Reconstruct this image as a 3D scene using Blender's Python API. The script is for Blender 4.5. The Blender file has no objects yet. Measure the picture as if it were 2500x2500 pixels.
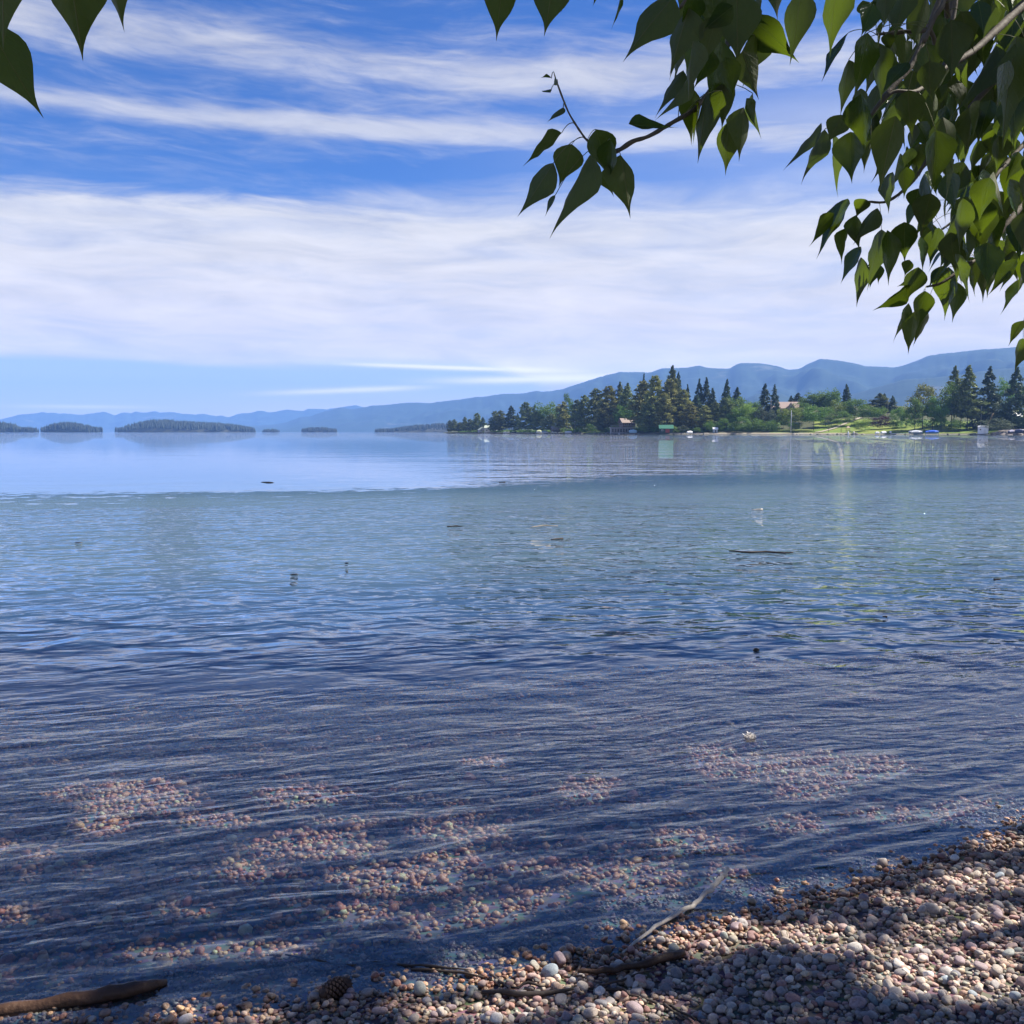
import bpy, math, random
import numpy as np
from mathutils import Vector, Matrix, noise as mnoise

R = math.radians
random.seed(11)
rng = np.random.default_rng(7)
scene = bpy.context.scene
COL = scene.collection

# ------------------------------------------------------------------ camera, world, sun, exposure
F = 2450.0
PITCH = math.atan(196 / F)
CAMZ = 1.6
cam_d = bpy.data.cameras.new('camera')
cam = bpy.data.objects.new('camera', cam_d)
COL.objects.link(cam)
cam.location = (0, 0, CAMZ)
cam.rotation_euler = (R(90) - PITCH, 0, 0)
cam_d.sensor_width = 36
cam_d.lens = 36 * F / 2500
cam_d.clip_start = 0.05
cam_d.clip_end = 80000
scene.camera = cam

SUN_AZ, SUN_EL = R(72), R(47)
SUND = Vector((math.cos(SUN_EL) * math.sin(SUN_AZ), math.cos(SUN_EL) * math.cos(SUN_AZ), math.sin(SUN_EL)))
sd = bpy.data.lights.new('sun', 'SUN')
sd.energy = 5.0
sd.angle = R(0.5)
sd.color = (1.0, 0.94, 0.85)
so = bpy.data.objects.new('sun', sd)
COL.objects.link(so)
so.rotation_euler = SUND.to_track_quat('Z', 'Y').to_euler()

scene.view_settings.view_transform = 'Standard'
scene.view_settings.look = 'None'
scene.view_settings.exposure = 1.15
scene.view_settings.gamma = 1
scene.view_settings.use_curve_mapping = False
cy = scene.cycles
scene.render.engine = 'CYCLES'
cy.use_denoising = True
cy.max_bounces = 7
cy.diffuse_bounces = 3
cy.glossy_bounces = 3
cy.transmission_bounces = 3
cy.transparent_max_bounces = 12
cy.volume_bounces = 1
cy.sample_clamp_indirect = 6


# ---- tiny expression builder for shader nodes
class E:
    def __init__(self, nt):
        self.nt = nt

    def n(self, t, **kw):
        nd = self.nt.nodes.new(t)
        for k, v in kw.items():
            setattr(nd, k, v)
        return nd

    def lk(self, a, b):
        if isinstance(a, (int, float)):
            b.default_value = a
        elif isinstance(a, tuple):
            b.default_value = a if len(a) == len(b.default_value) else (*a, 1.0)
        else:
            self.nt.links.new(a, b)

    def m(self, op, a, b=0.0, c=0.0):
        nd = self.n('ShaderNodeMath', operation=op)
        self.lk(a, nd.inputs[0])
        self.lk(b, nd.inputs[1])
        self.lk(c, nd.inputs[2])
        return nd.outputs[0]

    def add(self, a, b): return self.m('ADD', a, b)
    def sub(self, a, b): return self.m('SUBTRACT', a, b)
    def mul(self, a, b): return self.m('MULTIPLY', a, b)
    def div(self, a, b): return self.m('DIVIDE', a, b)
    def mx(self, a, b): return self.m('MAXIMUM', a, b)

    def ss(self, v, lo, hi, olo=0.0, ohi=1.0):
        nd = self.n('ShaderNodeMapRange', interpolation_type='SMOOTHSTEP')
        self.lk(v, nd.inputs[0])
        for i, x in enumerate((lo, hi, olo, ohi)):
            self.lk(x, nd.inputs[i + 1])
        return nd.outputs[0]

    def lin(self, v, lo, hi, olo=0.0, ohi=1.0):
        nd = self.n('ShaderNodeMapRange')
        self.lk(v, nd.inputs[0])
        for i, x in enumerate((lo, hi, olo, ohi)):
            self.lk(x, nd.inputs[i + 1])
        return nd.outputs[0]

    def xyz(self, x, y, z=0.0):
        nd = self.n('ShaderNodeCombineXYZ')
        for i, v in enumerate((x, y, z)):
            self.lk(v, nd.inputs[i])
        return nd.outputs[0]

    def sep(self, v):
        nd = self.n('ShaderNodeSeparateXYZ')
        self.lk(v, nd.inputs[0])
        return nd.outputs

    def noise(self, vec, scale=1.0, detail=2.0, rough=0.5, dist=0.0):
        nd = self.n('ShaderNodeTexNoise')
        if vec is not None:
            self.lk(vec, nd.inputs['Vector'])
        self.lk(scale, nd.inputs['Scale'])
        self.lk(detail, nd.inputs['Detail'])
        self.lk(rough, nd.inputs['Roughness'])
        self.lk(dist, nd.inputs['Distortion'])
        return nd.outputs[0]

    def mixc(self, f, a, b, mode='MIX'):
        nd = self.n('ShaderNodeMix', data_type='RGBA', blend_type=mode)
        self.lk(f, nd.inputs[0])
        self.lk(a, nd.inputs[6])
        self.lk(b, nd.inputs[7])
        return nd.outputs[2]

    def vmul(self, v, t):
        nd = self.n('ShaderNodeVectorMath', operation='MULTIPLY')
        self.lk(v, nd.inputs[0])
        nd.inputs[1].default_value = t
        return nd.outputs[0]


world = bpy.data.worlds.new('World')
scene.world = world
world.use_nodes = True
wn = world.node_tree
wn.nodes.clear()
e = E(wn)
sky = e.n('ShaderNodeTexSky', sky_type='NISHITA')
sky.sun_disc = False
sky.sun_elevation = SUN_EL
sky.sun_rotation = SUN_AZ
sky.altitude = 900
sky.air_density = 1.0
sky.dust_density = 0.3
sky.ozone_density = 2.0
tc = e.n('ShaderNodeTexCoord')
dx, dy, dz = e.sep(tc.outputs['Generated'])
el = e.mul(e.m('ARCSINE', dz), 57.2958)                 # elevation, degrees
az = e.mul(e.m('ARCTAN2', dx, dy), 57.2958)             # azimuth, degrees, to the right
# streaky noises in (azimuth, elevation), slightly tilted
warp = e.sub(e.noise(e.xyz(e.mul(az, 0.06), e.mul(el, 0.12), 3.0), 1.0, 3), 0.5)
elt = e.add(e.add(el, e.mul(warp, 2.6)), e.mul(az, 0.02))
n1 = e.noise(e.xyz(e.mul(az, 0.055), e.mul(elt, 0.42), 0.0), 1.0, 6, 0.58, 0.35)
n2 = e.noise(e.xyz(e.mul(az, 0.16), e.mul(elt, 0.9), 7.0), 1.0, 6, 0.6, 0.5)
n3 = e.noise(e.xyz(e.mul(az, 0.03), e.mul(elt, 0.22), 11.0), 1.0, 3, 0.5, 0.2)
n4 = e.noise(e.xyz(e.mul(az, 0.09), e.mul(elt, 1.6), 17.0), 1.0, 5, 0.55, 0.1)
# main cloud sheet
top = e.add(e.add(12.2, e.mul(e.ss(az, -20, 0), 0.5)), e.mul(e.sub(n2, 0.5), 2.2))
soft = e.add(0.7, e.mul(e.ss(az, -14, 4), 1.5))
sheet_top = e.sub(1.0, e.ss(el, e.sub(top, soft), e.add(top, soft)))
bot = e.add(e.add(e.sub(3.8, e.mul(e.ss(az, -27, -10), 0.45)), e.mul(e.ss(az, -3, 10), -4.5)), e.mul(e.sub(n4, 0.5), 0.35))
sheet_bot = e.ss(el, e.sub(bot, 0.12), e.add(bot, e.add(0.25, e.mul(e.ss(az, -18, -8), 0.7))))
sheet = e.mul(e.mul(sheet_top, sheet_bot), e.ss(e.add(e.mul(n1, 0.7), e.mul(n2, 0.3)), 0.26, 0.58, 0.62, 0.97))
# cirrus streaks over the sheet
n5 = e.noise(e.xyz(e.mul(az, 0.30), e.mul(e.add(elt, e.mul(az, 0.05)), 2.4), 27.0), 1.0, 5, 0.6, 0.6)
hi_n = e.add(e.add(e.mul(n1, 0.42), e.mul(n2, 0.36)), e.mul(n5, 0.22))
def bump_at(c, w, tilt=0.0, amp=1.0):
    d = e.div(e.sub(e.add(el, e.mul(az, tilt)), e.add(c, e.mul(warp, 1.8))), w)
    return e.mul(e.m('POWER', 2.718, e.mul(e.mul(d, d), -1.0)), amp)
bands = e.add(e.add(bump_at(19.2, 1.3, 0.035, 0.22), bump_at(16.0, 0.65, 0.02, 0.26)), bump_at(22.8, 0.8, 0.0, -0.08))
cir = e.ss(e.add(hi_n, bands), 0.44, 0.84, 0.0, 0.72)
cir = e.mul(cir, e.ss(el, 11.5, 14.5))
cir = e.mx(cir, e.mul(e.mul(e.ss(az, -8, 24), e.ss(n3, 0.35, 0.7, 0.25, 0.65)), e.mul(e.ss(el, 11, 13), e.sub(1.0, e.ss(el, 14.5, 20)))))
cir = e.mul(cir, e.sub(1.0, e.mul(e.ss(el, 22, 36), 0.75)))
# low lens streaks and horizon veil
def streak(c, azc, wa, wel, tilt):
    d = e.div(e.sub(el, e.add(c, e.mul(e.sub(az, azc), tilt))), wel)
    a = e.div(e.sub(az, azc), wa)
    g = e.mul(e.add(e.mul(d, d), e.m('POWER', e.m('ABSOLUTE', a), 3.0)), -1.0)
    return e.m('POWER', 2.718, g)
low = e.mul(streak(3.62, -4.0, 7.5, 0.17, -0.03), 0.9)
low = e.mx(low, e.mul(streak(2.3, -9.4, 5.2, 0.20, 0.045), 1.0))
low = e.mx(low, e.mul(streak(2.95, 1.5, 6.5, 0.26, 0.02), 1.0))
low = e.mx(low, e.mul(streak(1.3, -23, 4.0, 0.12, 0.0), 0.6))
veil = e.mul(e.mul(e.sub(1.0, e.ss(el, 0.6, 2.9)), e.ss(az, -22, -8)), e.ss(n4, 0.25, 0.7, 0.45, 0.8))
mask = e.mx(e.mx(sheet, cir), e.mx(low, veil))
mask = e.mul(mask, e.ss(el, -2, 0.2))
hot = e.mul(e.add(e.mul(streak(3.6, 6.0, 10.0, 0.9, 0.0), 0.9), e.mul(low, 1.8)), 0.36)
cl_v = e.add(e.add(e.lin(n2, 0.3, 0.7, 0.84, 1.08), e.mul(e.sub(n4, 0.5), 0.12)), hot)
lowc = e.ss(el, 3, 13)
ccol = e.mixc(lowc, (1.06, 0.93, 0.78), (0.83, 0.79, 0.72))
ccol2 = e.mixc(1.0, ccol, e.xyz(cl_v, cl_v, cl_v), 'MULTIPLY')
hsv = e.n('ShaderNodeHueSaturation')
hsv.inputs['Saturation'].default_value = 1.12
e.lk(sky.outputs[0], hsv.inputs['Color'])
grad = e.mixc(e.ss(el, 2.0, 15.0), (1.0, 0.88, 0.98), (0.21, 0.43, 0.80))
skyc = e.mixc(1.0, hsv.outputs[0], grad, 'MULTIPLY')
bg1 = e.n('ShaderNodeBackground')
e.lk(skyc, bg1.inputs[0])
bg1.inputs[1].default_value = 0.07
bg2 = e.n('ShaderNodeBackground')
e.lk(ccol2, bg2.inputs[0])
bg2.inputs[1].default_value = 0.50
mixs = e.n('ShaderNodeMixShader')
e.lk(mask, mixs.inputs[0])
wn.links.new(bg1.outputs[0], mixs.inputs[1])
wn.links.new(bg2.outputs[0], mixs.inputs[2])
wo = e.n('ShaderNodeOutputWorld')
wn.links.new(mixs.outputs[0], wo.inputs[0])


# ------------------------------------------------------------------ geometry of the view (real distances from here)
CP, SP = math.cos(PITCH), math.sin(PITCH)


def ray(px, py):
    u, v = (px - 1250) / F, (1250 - py) / F
    return Vector((u, CP + v * SP, -SP + v * CP))


def atY(px, py, Y):
    d = ray(px, py)
    return Vector((0, 0, CAMZ)) + d * (Y / d.y)


def atZ(px, py, z):
    d = ray(px, py)
    return Vector((0, 0, CAMZ)) + d * ((z - CAMZ) / d.z)


def proj(P):
    """numpy (n,3) -> pixel coordinates of a 2500 px picture"""
    x, y, z = P[:, 0], P[:, 1], P[:, 2] - CAMZ
    dep = y * CP - z * SP
    up = y * SP + z * CP
    return 1250 + F * x / dep, 1250 - F * up / dep, dep


# ------------------------------------------------------------------ materials
MATS = {}


def mat(name, build):
    if name in MATS:
        return MATS[name]
    m = bpy.data.materials.new(name)
    m.use_nodes = True
    m.node_tree.nodes.clear()
    ex = E(m.node_tree)
    out = ex.n('ShaderNodeOutputMaterial')
    sh = build(ex)
    m.node_tree.links.new(sh, out.inputs[0])
    MATS[name] = m
    return m


def princ(ex, col, rough=0.7, spec=0.4, normal=None, metal=0.0, **kw):
    p = ex.n('ShaderNodeBsdfPrincipled')
    ex.lk(col, p.inputs['Base Color'])
    ex.lk(rough, p.inputs['Roughness'])
    p.inputs['Specular IOR Level'].default_value = spec
    p.inputs['Metallic'].default_value = metal
    if normal is not None:
        ex.lk(normal, p.inputs['Normal'])
    return p.outputs[0]


def bumpn(ex, h, dist=0.01, strength=1.0, nrm=None):
    b = ex.n('ShaderNodeBump')
    b.inputs['Strength'].default_value = strength
    b.inputs['Distance'].default_value = dist
    ex.lk(h, b.inputs['Height'])
    if nrm is not None:
        ex.lk(nrm, b.inputs['Normal'])
    return b.outputs[0]


def plain(name, c, rough=0.7, var=0.2, scale=3.0, spec=0.4, bump=0.0):
    def b(ex):
        t = ex.n('ShaderNodeTexCoord')
        n = ex.noise(t.outputs['Object'], scale, 4, 0.6)
        lo = tuple(x * (1 - var) for x in c)
        hi = tuple(min(1, x * (1 + var)) for x in c)
        nm = bumpn(ex, n, bump) if bump else None
        return princ(ex, ex.mixc(n, lo, hi), rough, spec, nm)
    return mat(name, b)


def pebble_mat(name, wet):
    def b(ex):
        a = ex.n('ShaderNodeAttribute', attribute_name='pcol')
        g = ex.n('ShaderNodeNewGeometry')
        n = ex.noise(g.outputs['Position'], 160.0, 4, 0.65)
        n2 = ex.noise(g.outputs['Position'], 700.0, 2, 0.6)
        v = ex.add(ex.lin(n, 0.3, 0.7, 0.78, 1.2), ex.lin(n2, 0.3, 0.7, -0.1, 0.1))
        z = ex.sep(g.outputs['Position'])[2]
        nz = ex.noise(g.outputs['Position'], 5.0, 3)
        w = ex.sub(1.0, ex.ss(ex.add(z, ex.mul(ex.sub(nz, 0.5), 0.03)), 0.004, 0.028))   # wet by the lake
        dry = ex.mixc(1.0, a.outputs['Color'], ex.xyz(v, v, v), 'MULTIPLY')
        wetc = ex.mixc(1.0, dry, (0.72, 0.54, 0.42), 'MULTIPLY')
        rough = ex.lin(w, 0, 1, 0.62, 0.22)
        return princ(ex, ex.mixc(w, dry, wetc), rough, 0.4, bumpn(ex, n2, 0.0012))
    return mat(name, b)


def bedm(ex):
    g = ex.n('ShaderNodeNewGeometry')
    x, y, z = ex.sep(g.outputs['Position'])
    vo = ex.n('ShaderNodeTexVoronoi')
    ex.lk(g.outputs['Position'], vo.inputs['Vector'])
    vo.inputs['Scale'].default_value = 30
    n = ex.noise(g.outputs['Position'], 12, 4)
    c1 = ex.mixc(0.35, ex.mixc(n, (0.11, 0.085, 0.08), (0.2, 0.17, 0.15)), vo.outputs['Color'], 'SOFT_LIGHT')
    n2 = ex.noise(g.outputs['Position'], 0.25, 4)
    c2 = ex.mixc(ex.ss(y, 11, 20), ex.mixc(n2, (0.055, 0.09, 0.14), (0.10, 0.145, 0.19)), ex.mixc(n2, (0.15, 0.17, 0.165), (0.27, 0.285, 0.26)))  # bed tones by distance, blue painted in for light scattered by the water
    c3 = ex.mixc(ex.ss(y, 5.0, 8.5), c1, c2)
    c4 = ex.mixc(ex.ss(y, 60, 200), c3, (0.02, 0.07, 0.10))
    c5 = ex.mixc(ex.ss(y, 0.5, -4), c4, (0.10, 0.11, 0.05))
    return princ(ex, c5, 0.9, 0.1)
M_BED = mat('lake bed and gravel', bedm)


def waterm(ex):
    g = ex.n('ShaderNodeNewGeometry')
    x, y, z = ex.sep(g.outputs['Position'])
    # crest direction follows the shore (rises to the right)
    ca, sa = math.cos(R(17)), math.sin(R(17))
    u = ex.add(ex.mul(x, ca), ex.mul(y, sa))
    v = ex.sub(ex.mul(y, ca), ex.mul(x, sa))
    wp = ex.sub(ex.noise(ex.xyz(x, y, 0.0), 0.55, 2), 0.5)
    vw = ex.add(v, ex.mul(wp, 0.5))
    h0 = ex.ss(ex.noise(ex.xyz(ex.mul(u, 0.16), ex.mul(v, 0.8), 41.0), 1.0, 3, 0.6), 0.40, 0.62, 0.45, 1.5)
    h1 = ex.noise(ex.xyz(ex.mul(u, 1.3), ex.mul(vw, 4.6), 0.0), 1.0, 1.5, 0.45, 0.4)
    h5 = ex.noise(ex.xyz(ex.mul(x, 1.9), ex.mul(y, 2.2), 14.0), 1.0, 2.0, 0.5, 0.4)      # 0.3 m
    h2 = ex.noise(ex.xyz(ex.mul(u, 4.0), ex.mul(vw, 11.0), 4.0), 1.0, 2.5, 0.5, 0.2)        # 0.09 m
    h3 = ex.noise(ex.xyz(ex.mul(u, 0.22), ex.mul(vw, 0.75), 9.0), 1.0, 2.0, 0.5)            # 1.4 m
    h4 = ex.noise(ex.xyz(ex.mul(x, 14.0), ex.mul(y, 26.0), 2.0), 1.0, 2.0, 0.5)             # capillary
    hf = ex.add(ex.noise(ex.xyz(ex.mul(x, 0.8), ex.mul(y, 0.9), 5.0), 1.0, 3.0, 0.6), ex.mul(ex.noise(ex.xyz(ex.mul(x, 0.12), ex.mul(y, 0.20), 5.0), 1.0, 2.0, 0.6), 2.2))              # far ripples
    # breeze boundary: rippled water up to ~25 m, calm slick beyond
    nb = ex.sub(ex.noise(ex.xyz(ex.mul(x, 0.10), ex.mul(y, 0.25), 1.0), 1.0, 4, 0.65), 0.5)
    nb2 = ex.sub(ex.noise(ex.xyz(ex.mul(x, 1.3), ex.mul(y, 1.6), 6.0), 1.0, 4, 0.75), 0.5)
    lim = ex.add(ex.add(27.5, ex.mul(x, 0.48)), ex.add(ex.mul(nb, 12.0), ex.mul(nb2, 16.0)))
    wd_ = ex.add(2.5, ex.mul(ex.ss(ex.div(x, y), -0.15, 0.3), 8.0))
    near = ex.sub(1.0, ex.ss(ex.div(ex.sub(y, lim), wd_), -1.0, 1.0))
    gust = ex.ss(ex.noise(ex.xyz(ex.mul(u, 0.10), ex.mul(v, 0.42), 21.0), 1.0, 3, 0.6), 0.33, 0.66, 0.55, 1.25)
    gust = ex.add(ex.mul(gust, ex.sub(1.0, ex.ss(y, 8, 16))), ex.mul(ex.ss(y, 8, 16), 1.15))
    mid = ex.ss(y, 5.0, 12.0)
    a1 = ex.mul(ex.mul(h1, ex.lin(mid, 0, 1, 0.013, 0.07)), gust)
    a2 = ex.mul(ex.mul(h2, ex.lin(mid, 0, 1, 0.0105, 0.015)), h0)
    a3 = ex.mul(h3, 0.016)
    a4 = ex.mul(h4, 0.0018)
    a5 = ex.mul(h5, ex.lin(ex.ss(y, 5.0, 12.0), 0, 1, 0.008, 0.30))
    h6 = ex.noise(ex.xyz(ex.mul(x, 0.9), ex.mul(y, 0.8), 24.0), 1.0, 1.5, 0.5, 0.5)
    a5 = ex.add(a5, ex.mul(h6, ex.lin(ex.ss(y, 10.0, 22.0), 0, 1, 0.0, 0.34)))
    hn = ex.mul(ex.add(ex.add(ex.add(a1, a2), a5), ex.add(a3, a4)), near)
    farr = ex.mul(ex.mul(hf, 0.085), ex.mul(ex.sub(1.0, near), ex.add(ex.add(0.08, ex.mul(ex.ss(y, 90, 400), 0.6)), ex.mul(ex.ss(ex.div(x, y), -0.12, 0.12), 0.92))))
    hh = ex.add(hn, farr)
    b = ex.n('ShaderNodeBump')
    b.inputs['Strength'].default_value = 1.0
    b.inputs['Distance'].default_value = 1.0
    ex.lk(hh, b.inputs['Height'])
    fr = ex.n('ShaderNodeFresnel')
    fr.inputs['IOR'].default_value = 1.62
    ex.lk(b.outputs[0], fr.inputs['Normal'])
    tr = ex.n('ShaderNodeBsdfTransparent')
    tr.inputs[0].default_value = (0.58, 0.71, 0.83, 1)
    gl = ex.n('ShaderNodeBsdfGlossy')
    gl.inputs['Roughness'].default_value = 0.0
    gl.inputs[0].default_value = (1, 1, 1, 1)
    ex.lk(b.outputs[0], gl.inputs['Normal'])
    mx = ex.n('ShaderNodeMixShader')
    # rays are not bent here, so from below (light leaving the bed) the surface must not act as a mirror
    ex.lk(ex.add(ex.mul(fr.outputs[0], ex.sub(1.0, g.outputs['Backfacing'])), ex.mul(g.outputs['Backfacing'], 0.03)), mx.inputs[0])
    ex.nt.links.new(tr.outputs[0], mx.inputs[1])
    ex.nt.links.new(gl.outputs[0], mx.inputs[2])
    return mx.outputs[0]
M_WATER = mat('lake water', waterm)


def leafm(ex):
    uv = ex.n('ShaderNodeUVMap')
    u, v, _ = ex.sep(uv.outputs[0])
    oi = ex.n('ShaderNodeObjectInfo')
    rnd = oi.outputs['Random']
    au = ex.m('ABSOLUTE', u)
    rib = ex.sub(1.0, ex.ss(au, 0.012, 0.035))
    side = ex.m('ABSOLUTE', ex.m('SINE', ex.mul(ex.sub(v, ex.mul(au, 0.35)), 24.0)))
    vein = ex.mul(ex.sub(1.0, ex.ss(side, 0.0, 0.12)), 0.35)
    n = ex.noise(ex.xyz(ex.mul(u, 3), ex.mul(v, 6), ex.mul(rnd, 40)), 1.5, 4)
    top = ex.mixc(n, (0.014, 0.038, 0.014), (0.026, 0.062, 0.016))
    und = ex.mixc(n, (0.046, 0.062, 0.022), (0.075, 0.092, 0.032))
    top = ex.mixc(ex.mx(rib, vein), top, (0.10, 0.15, 0.04))
    und = ex.mixc(ex.mx(rib, vein), und, (0.13, 0.12, 0.05))
    g = ex.n('ShaderNodeNewGeometry')
    col = ex.mixc(g.outputs['Backfacing'], top, und)      # a poplar leaf is paler underneath
    hs = ex.n('ShaderNodeHueSaturation')
    ex.lk(ex.lin(rnd, 0, 1, 0.485, 0.515), hs.inputs['Hue'])
    ex.lk(ex.lin(rnd, 0, 1, 1.2, 0.85), hs.inputs['Value'])
    ex.lk(col, hs.inputs['Color'])
    h = ex.add(ex.mul(ex.mx(rib, vein), -0.4), ex.mul(n, 0.12))
    nm = bumpn(ex, h, 0.02, 0.5)
    rough = ex.lin(g.outputs['Backfacing'], 0, 1, 0.24, 0.6)
    p = princ(ex, hs.outputs[0], rough, 0.45, nm)
    tl = ex.n('ShaderNodeBsdfTranslucent')
    ex.lk(ex.mixc(ex.mul(ex.mx(rib, vein), 0.5), (0.135, 0.20, 0.010), (0.06, 0.09, 0.01)), tl.inputs[0])
    mx = ex.n('ShaderNodeMixShader')
    mx.inputs[0].default_value = 0.32
    ex.nt.links.new(p, mx.inputs[1])
    ex.nt.links.new(tl.outputs[0], mx.inputs[2])
    return mx.outputs[0]
M_LEAF = mat('poplar leaf', leafm)


def foliage(name, lo, hi, transl):
    def b(ex):
        oi = ex.n('ShaderNodeObjectInfo')
        g = ex.n('ShaderNodeNewGeometry')
        n = ex.noise(g.outputs['Position'], 0.35, 3)
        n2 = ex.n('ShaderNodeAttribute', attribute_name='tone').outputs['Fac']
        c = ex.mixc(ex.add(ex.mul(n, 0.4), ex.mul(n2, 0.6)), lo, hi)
        hs = ex.n('ShaderNodeHueSaturation')
        ex.lk(ex.lin(oi.outputs['Random'], 0, 1, 0.485, 0.51), hs.inputs['Hue'])
        ex.lk(ex.lin(oi.outputs['Random'], 0, 1, 0.8, 1.25), hs.inputs['Value'])
        ex.lk(c, hs.inputs['Color'])
        d = princ(ex, hs.outputs[0], 0.7, 0.25)
        t = ex.n('ShaderNodeBsdfTranslucent')
        ex.lk(hs.outputs[0], t.inputs[0])
        mx = ex.n('ShaderNodeMixShader')
        mx.inputs[0].default_value = transl
        ex.nt.links.new(d, mx.inputs[1])
        ex.nt.links.new(t.outputs[0], mx.inputs[2])
        return mx.outputs[0]
    return mat(name, b)


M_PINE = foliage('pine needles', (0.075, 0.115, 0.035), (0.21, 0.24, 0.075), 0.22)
M_OLIVE = foliage('olive pine needles', (0.125, 0.15, 0.035), (0.31, 0.31, 0.085), 0.2)
M_SPRUCE = foliage('dark spruce needles', (0.030, 0.058, 0.032), (0.10, 0.145, 0.06), 0.15)
M_BROAD = foliage('broad leaves', (0.06, 0.13, 0.02), (0.18, 0.30, 0.05), 0.3)
M_LIGHT = foliage('light green leaves', (0.11, 0.18, 0.02), (0.24, 0.33, 0.06), 0.35)
M_GREYG = foliage('grey green leaves', (0.06, 0.09, 0.045), (0.13, 0.16, 0.09), 0.25)
M_PURPLE = foliage('purple leaves', (0.030, 0.010, 0.014), (0.09, 0.03, 0.04), 0.2)
M_CANOPY = foliage('overhead poplar leaves', (0.02, 0.05, 0.012), (0.04, 0.09, 0.02), 0.04)
M_ISLE = foliage('island forest', (0.010, 0.020, 0.016), (0.03, 0.045, 0.03), 0.0)
M_BARK = plain('bark', (0.10, 0.08, 0.06), 0.9, 0.4, 30, 0.2, 0.003)
M_TRUNK = plain('trunk bark', (0.07, 0.055, 0.045), 0.9, 0.4, 2, 0.2)
M_DRIFT = plain('bleached driftwood', (0.58, 0.52, 0.44), 0.8, 0.5, 35, 0.2, 0.006)
M_WOODW = plain('wet brown driftwood', (0.075, 0.042, 0.026), 0.5, 0.8, 22, 0.3, 0.01)
M_TWIG = plain('dark twig', (0.055, 0.042, 0.035), 0.7, 0.5, 40, 0.3, 0.002)
M_STRAW = plain('straw stalk', (0.42, 0.34, 0.22), 0.8, 0.3, 30)


# ------------------------------------------------------------------ mesh helpers
class MB:
    def __init__(self):
        self.v, self.f, self.mi = [], [], []

    def add(self, vs, fs, mi=0):
        o = len(self.v)
        self.v.extend(tuple(p) for p in vs)
        self.f.extend(tuple(i + o for i in f) for f in fs)
        self.mi.extend([mi] * len(fs))
        return self

    def box(self, c, s, rz=0.0, mi=0, taper=1.0, M=None):
        x, y, z = s[0] / 2, s[1] / 2, s[2] / 2
        vs = []
        for sz in (-1, 1):
            k = 1.0 if sz < 0 else taper
            for sx, sy in ((-1, -1), (1, -1), (1, 1), (-1, 1)):
                p = Vector((sx * x * k, sy * y * k, sz * z))
                if M is not None:
                    p = M @ p
                p = Matrix.Rotation(rz, 3, 'Z') @ p
                vs.append(p + Vector(c))
        return self.add(vs, [(3, 2, 1, 0), (4, 5, 6, 7), (0, 1, 5, 4), (1, 2, 6, 5), (2, 3, 7, 6), (3, 0, 4, 7)], mi)

    def tube(self, pts, rad, n=6, mi=0, rough=0.0):
        pts = [Vector(p) for p in pts]
        vs, fs = [], []
        up = Vector((0, 0, 1))
        for i, p in enumerate(pts):
            t = (pts[min(i + 1, len(pts) - 1)] - pts[max(i - 1, 0)]).normalized()
            a = t.cross(up)
            if a.length < 0.05:
                a = t.cross(Vector((1, 0, 0)))
            a.normalize()
            b = t.cross(a).normalized()
            r = rad[i] if isinstance(rad, (list, tuple)) else rad
            for k in range(n):
                th = 2 * math.pi * k / n
                rr = r * (1 + rough * (random.random() - 0.5))
                vs.append(p + a * math.cos(th) * rr + b * math.sin(th) * rr)
        for i in range(len(pts) - 1):
            for k in range(n):
                k2 = (k + 1) % n
                fs.append((i * n + k, i * n + k2, (i + 1) * n + k2, (i + 1) * n + k))
        fs.append(tuple(range(n))[::-1])
        fs.append(tuple(range((len(pts) - 1) * n, len(pts) * n)))
        return self.add(vs, fs, mi)

    def mesh(self, name, mats, smooth=False):
        me = bpy.data.meshes.new(name)
        me.from_pydata(self.v, [], self.f)
        for m in (mats if isinstance(mats, (list, tuple)) else [mats]):
            me.materials.append(m)
        if len(set(self.mi)) > 1:
            me.polygons.foreach_set('material_index', self.mi)
        if smooth:
            me.polygons.foreach_set('use_smooth', [True] * len(me.polygons))
        me.update()
        return me

    def build(self, name, mats, parent=None, smooth=False):
        return link(name, self.mesh(name, mats, smooth), parent)


def link(name, data, parent=None):
    o = bpy.data.objects.new(name, data)
    COL.objects.link(o)
    if parent is not None:
        o.parent = parent
    return o


def tag(o, label=None, cat=None, group=None, kind=None):
    if label: o['label'] = label
    if cat: o['category'] = cat
    if group: o['group'] = group
    if kind: o['kind'] = kind
    return o


def thing(name, loc, label, cat, group=None, rz=0.0):
    o = link(name, None)
    o.location = loc
    o.rotation_euler = (0, 0, rz)
    o.empty_display_size = 0.1
    return tag(o, label, cat, group)


def grid_mesh(name, X, Y, Z, m, smooth=True, attr=None):
    h, w = X.shape
    vs = np.stack([X, Y, Z], -1).reshape(-1, 3)
    idx = np.arange(h * w).reshape(h, w)
    q = np.stack([idx[:-1, :-1], idx[:-1, 1:], idx[1:, 1:], idx[1:, :-1]], -1).reshape(-1, 4)
    return np_mesh(name, vs, q, m, smooth, attr)


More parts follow.
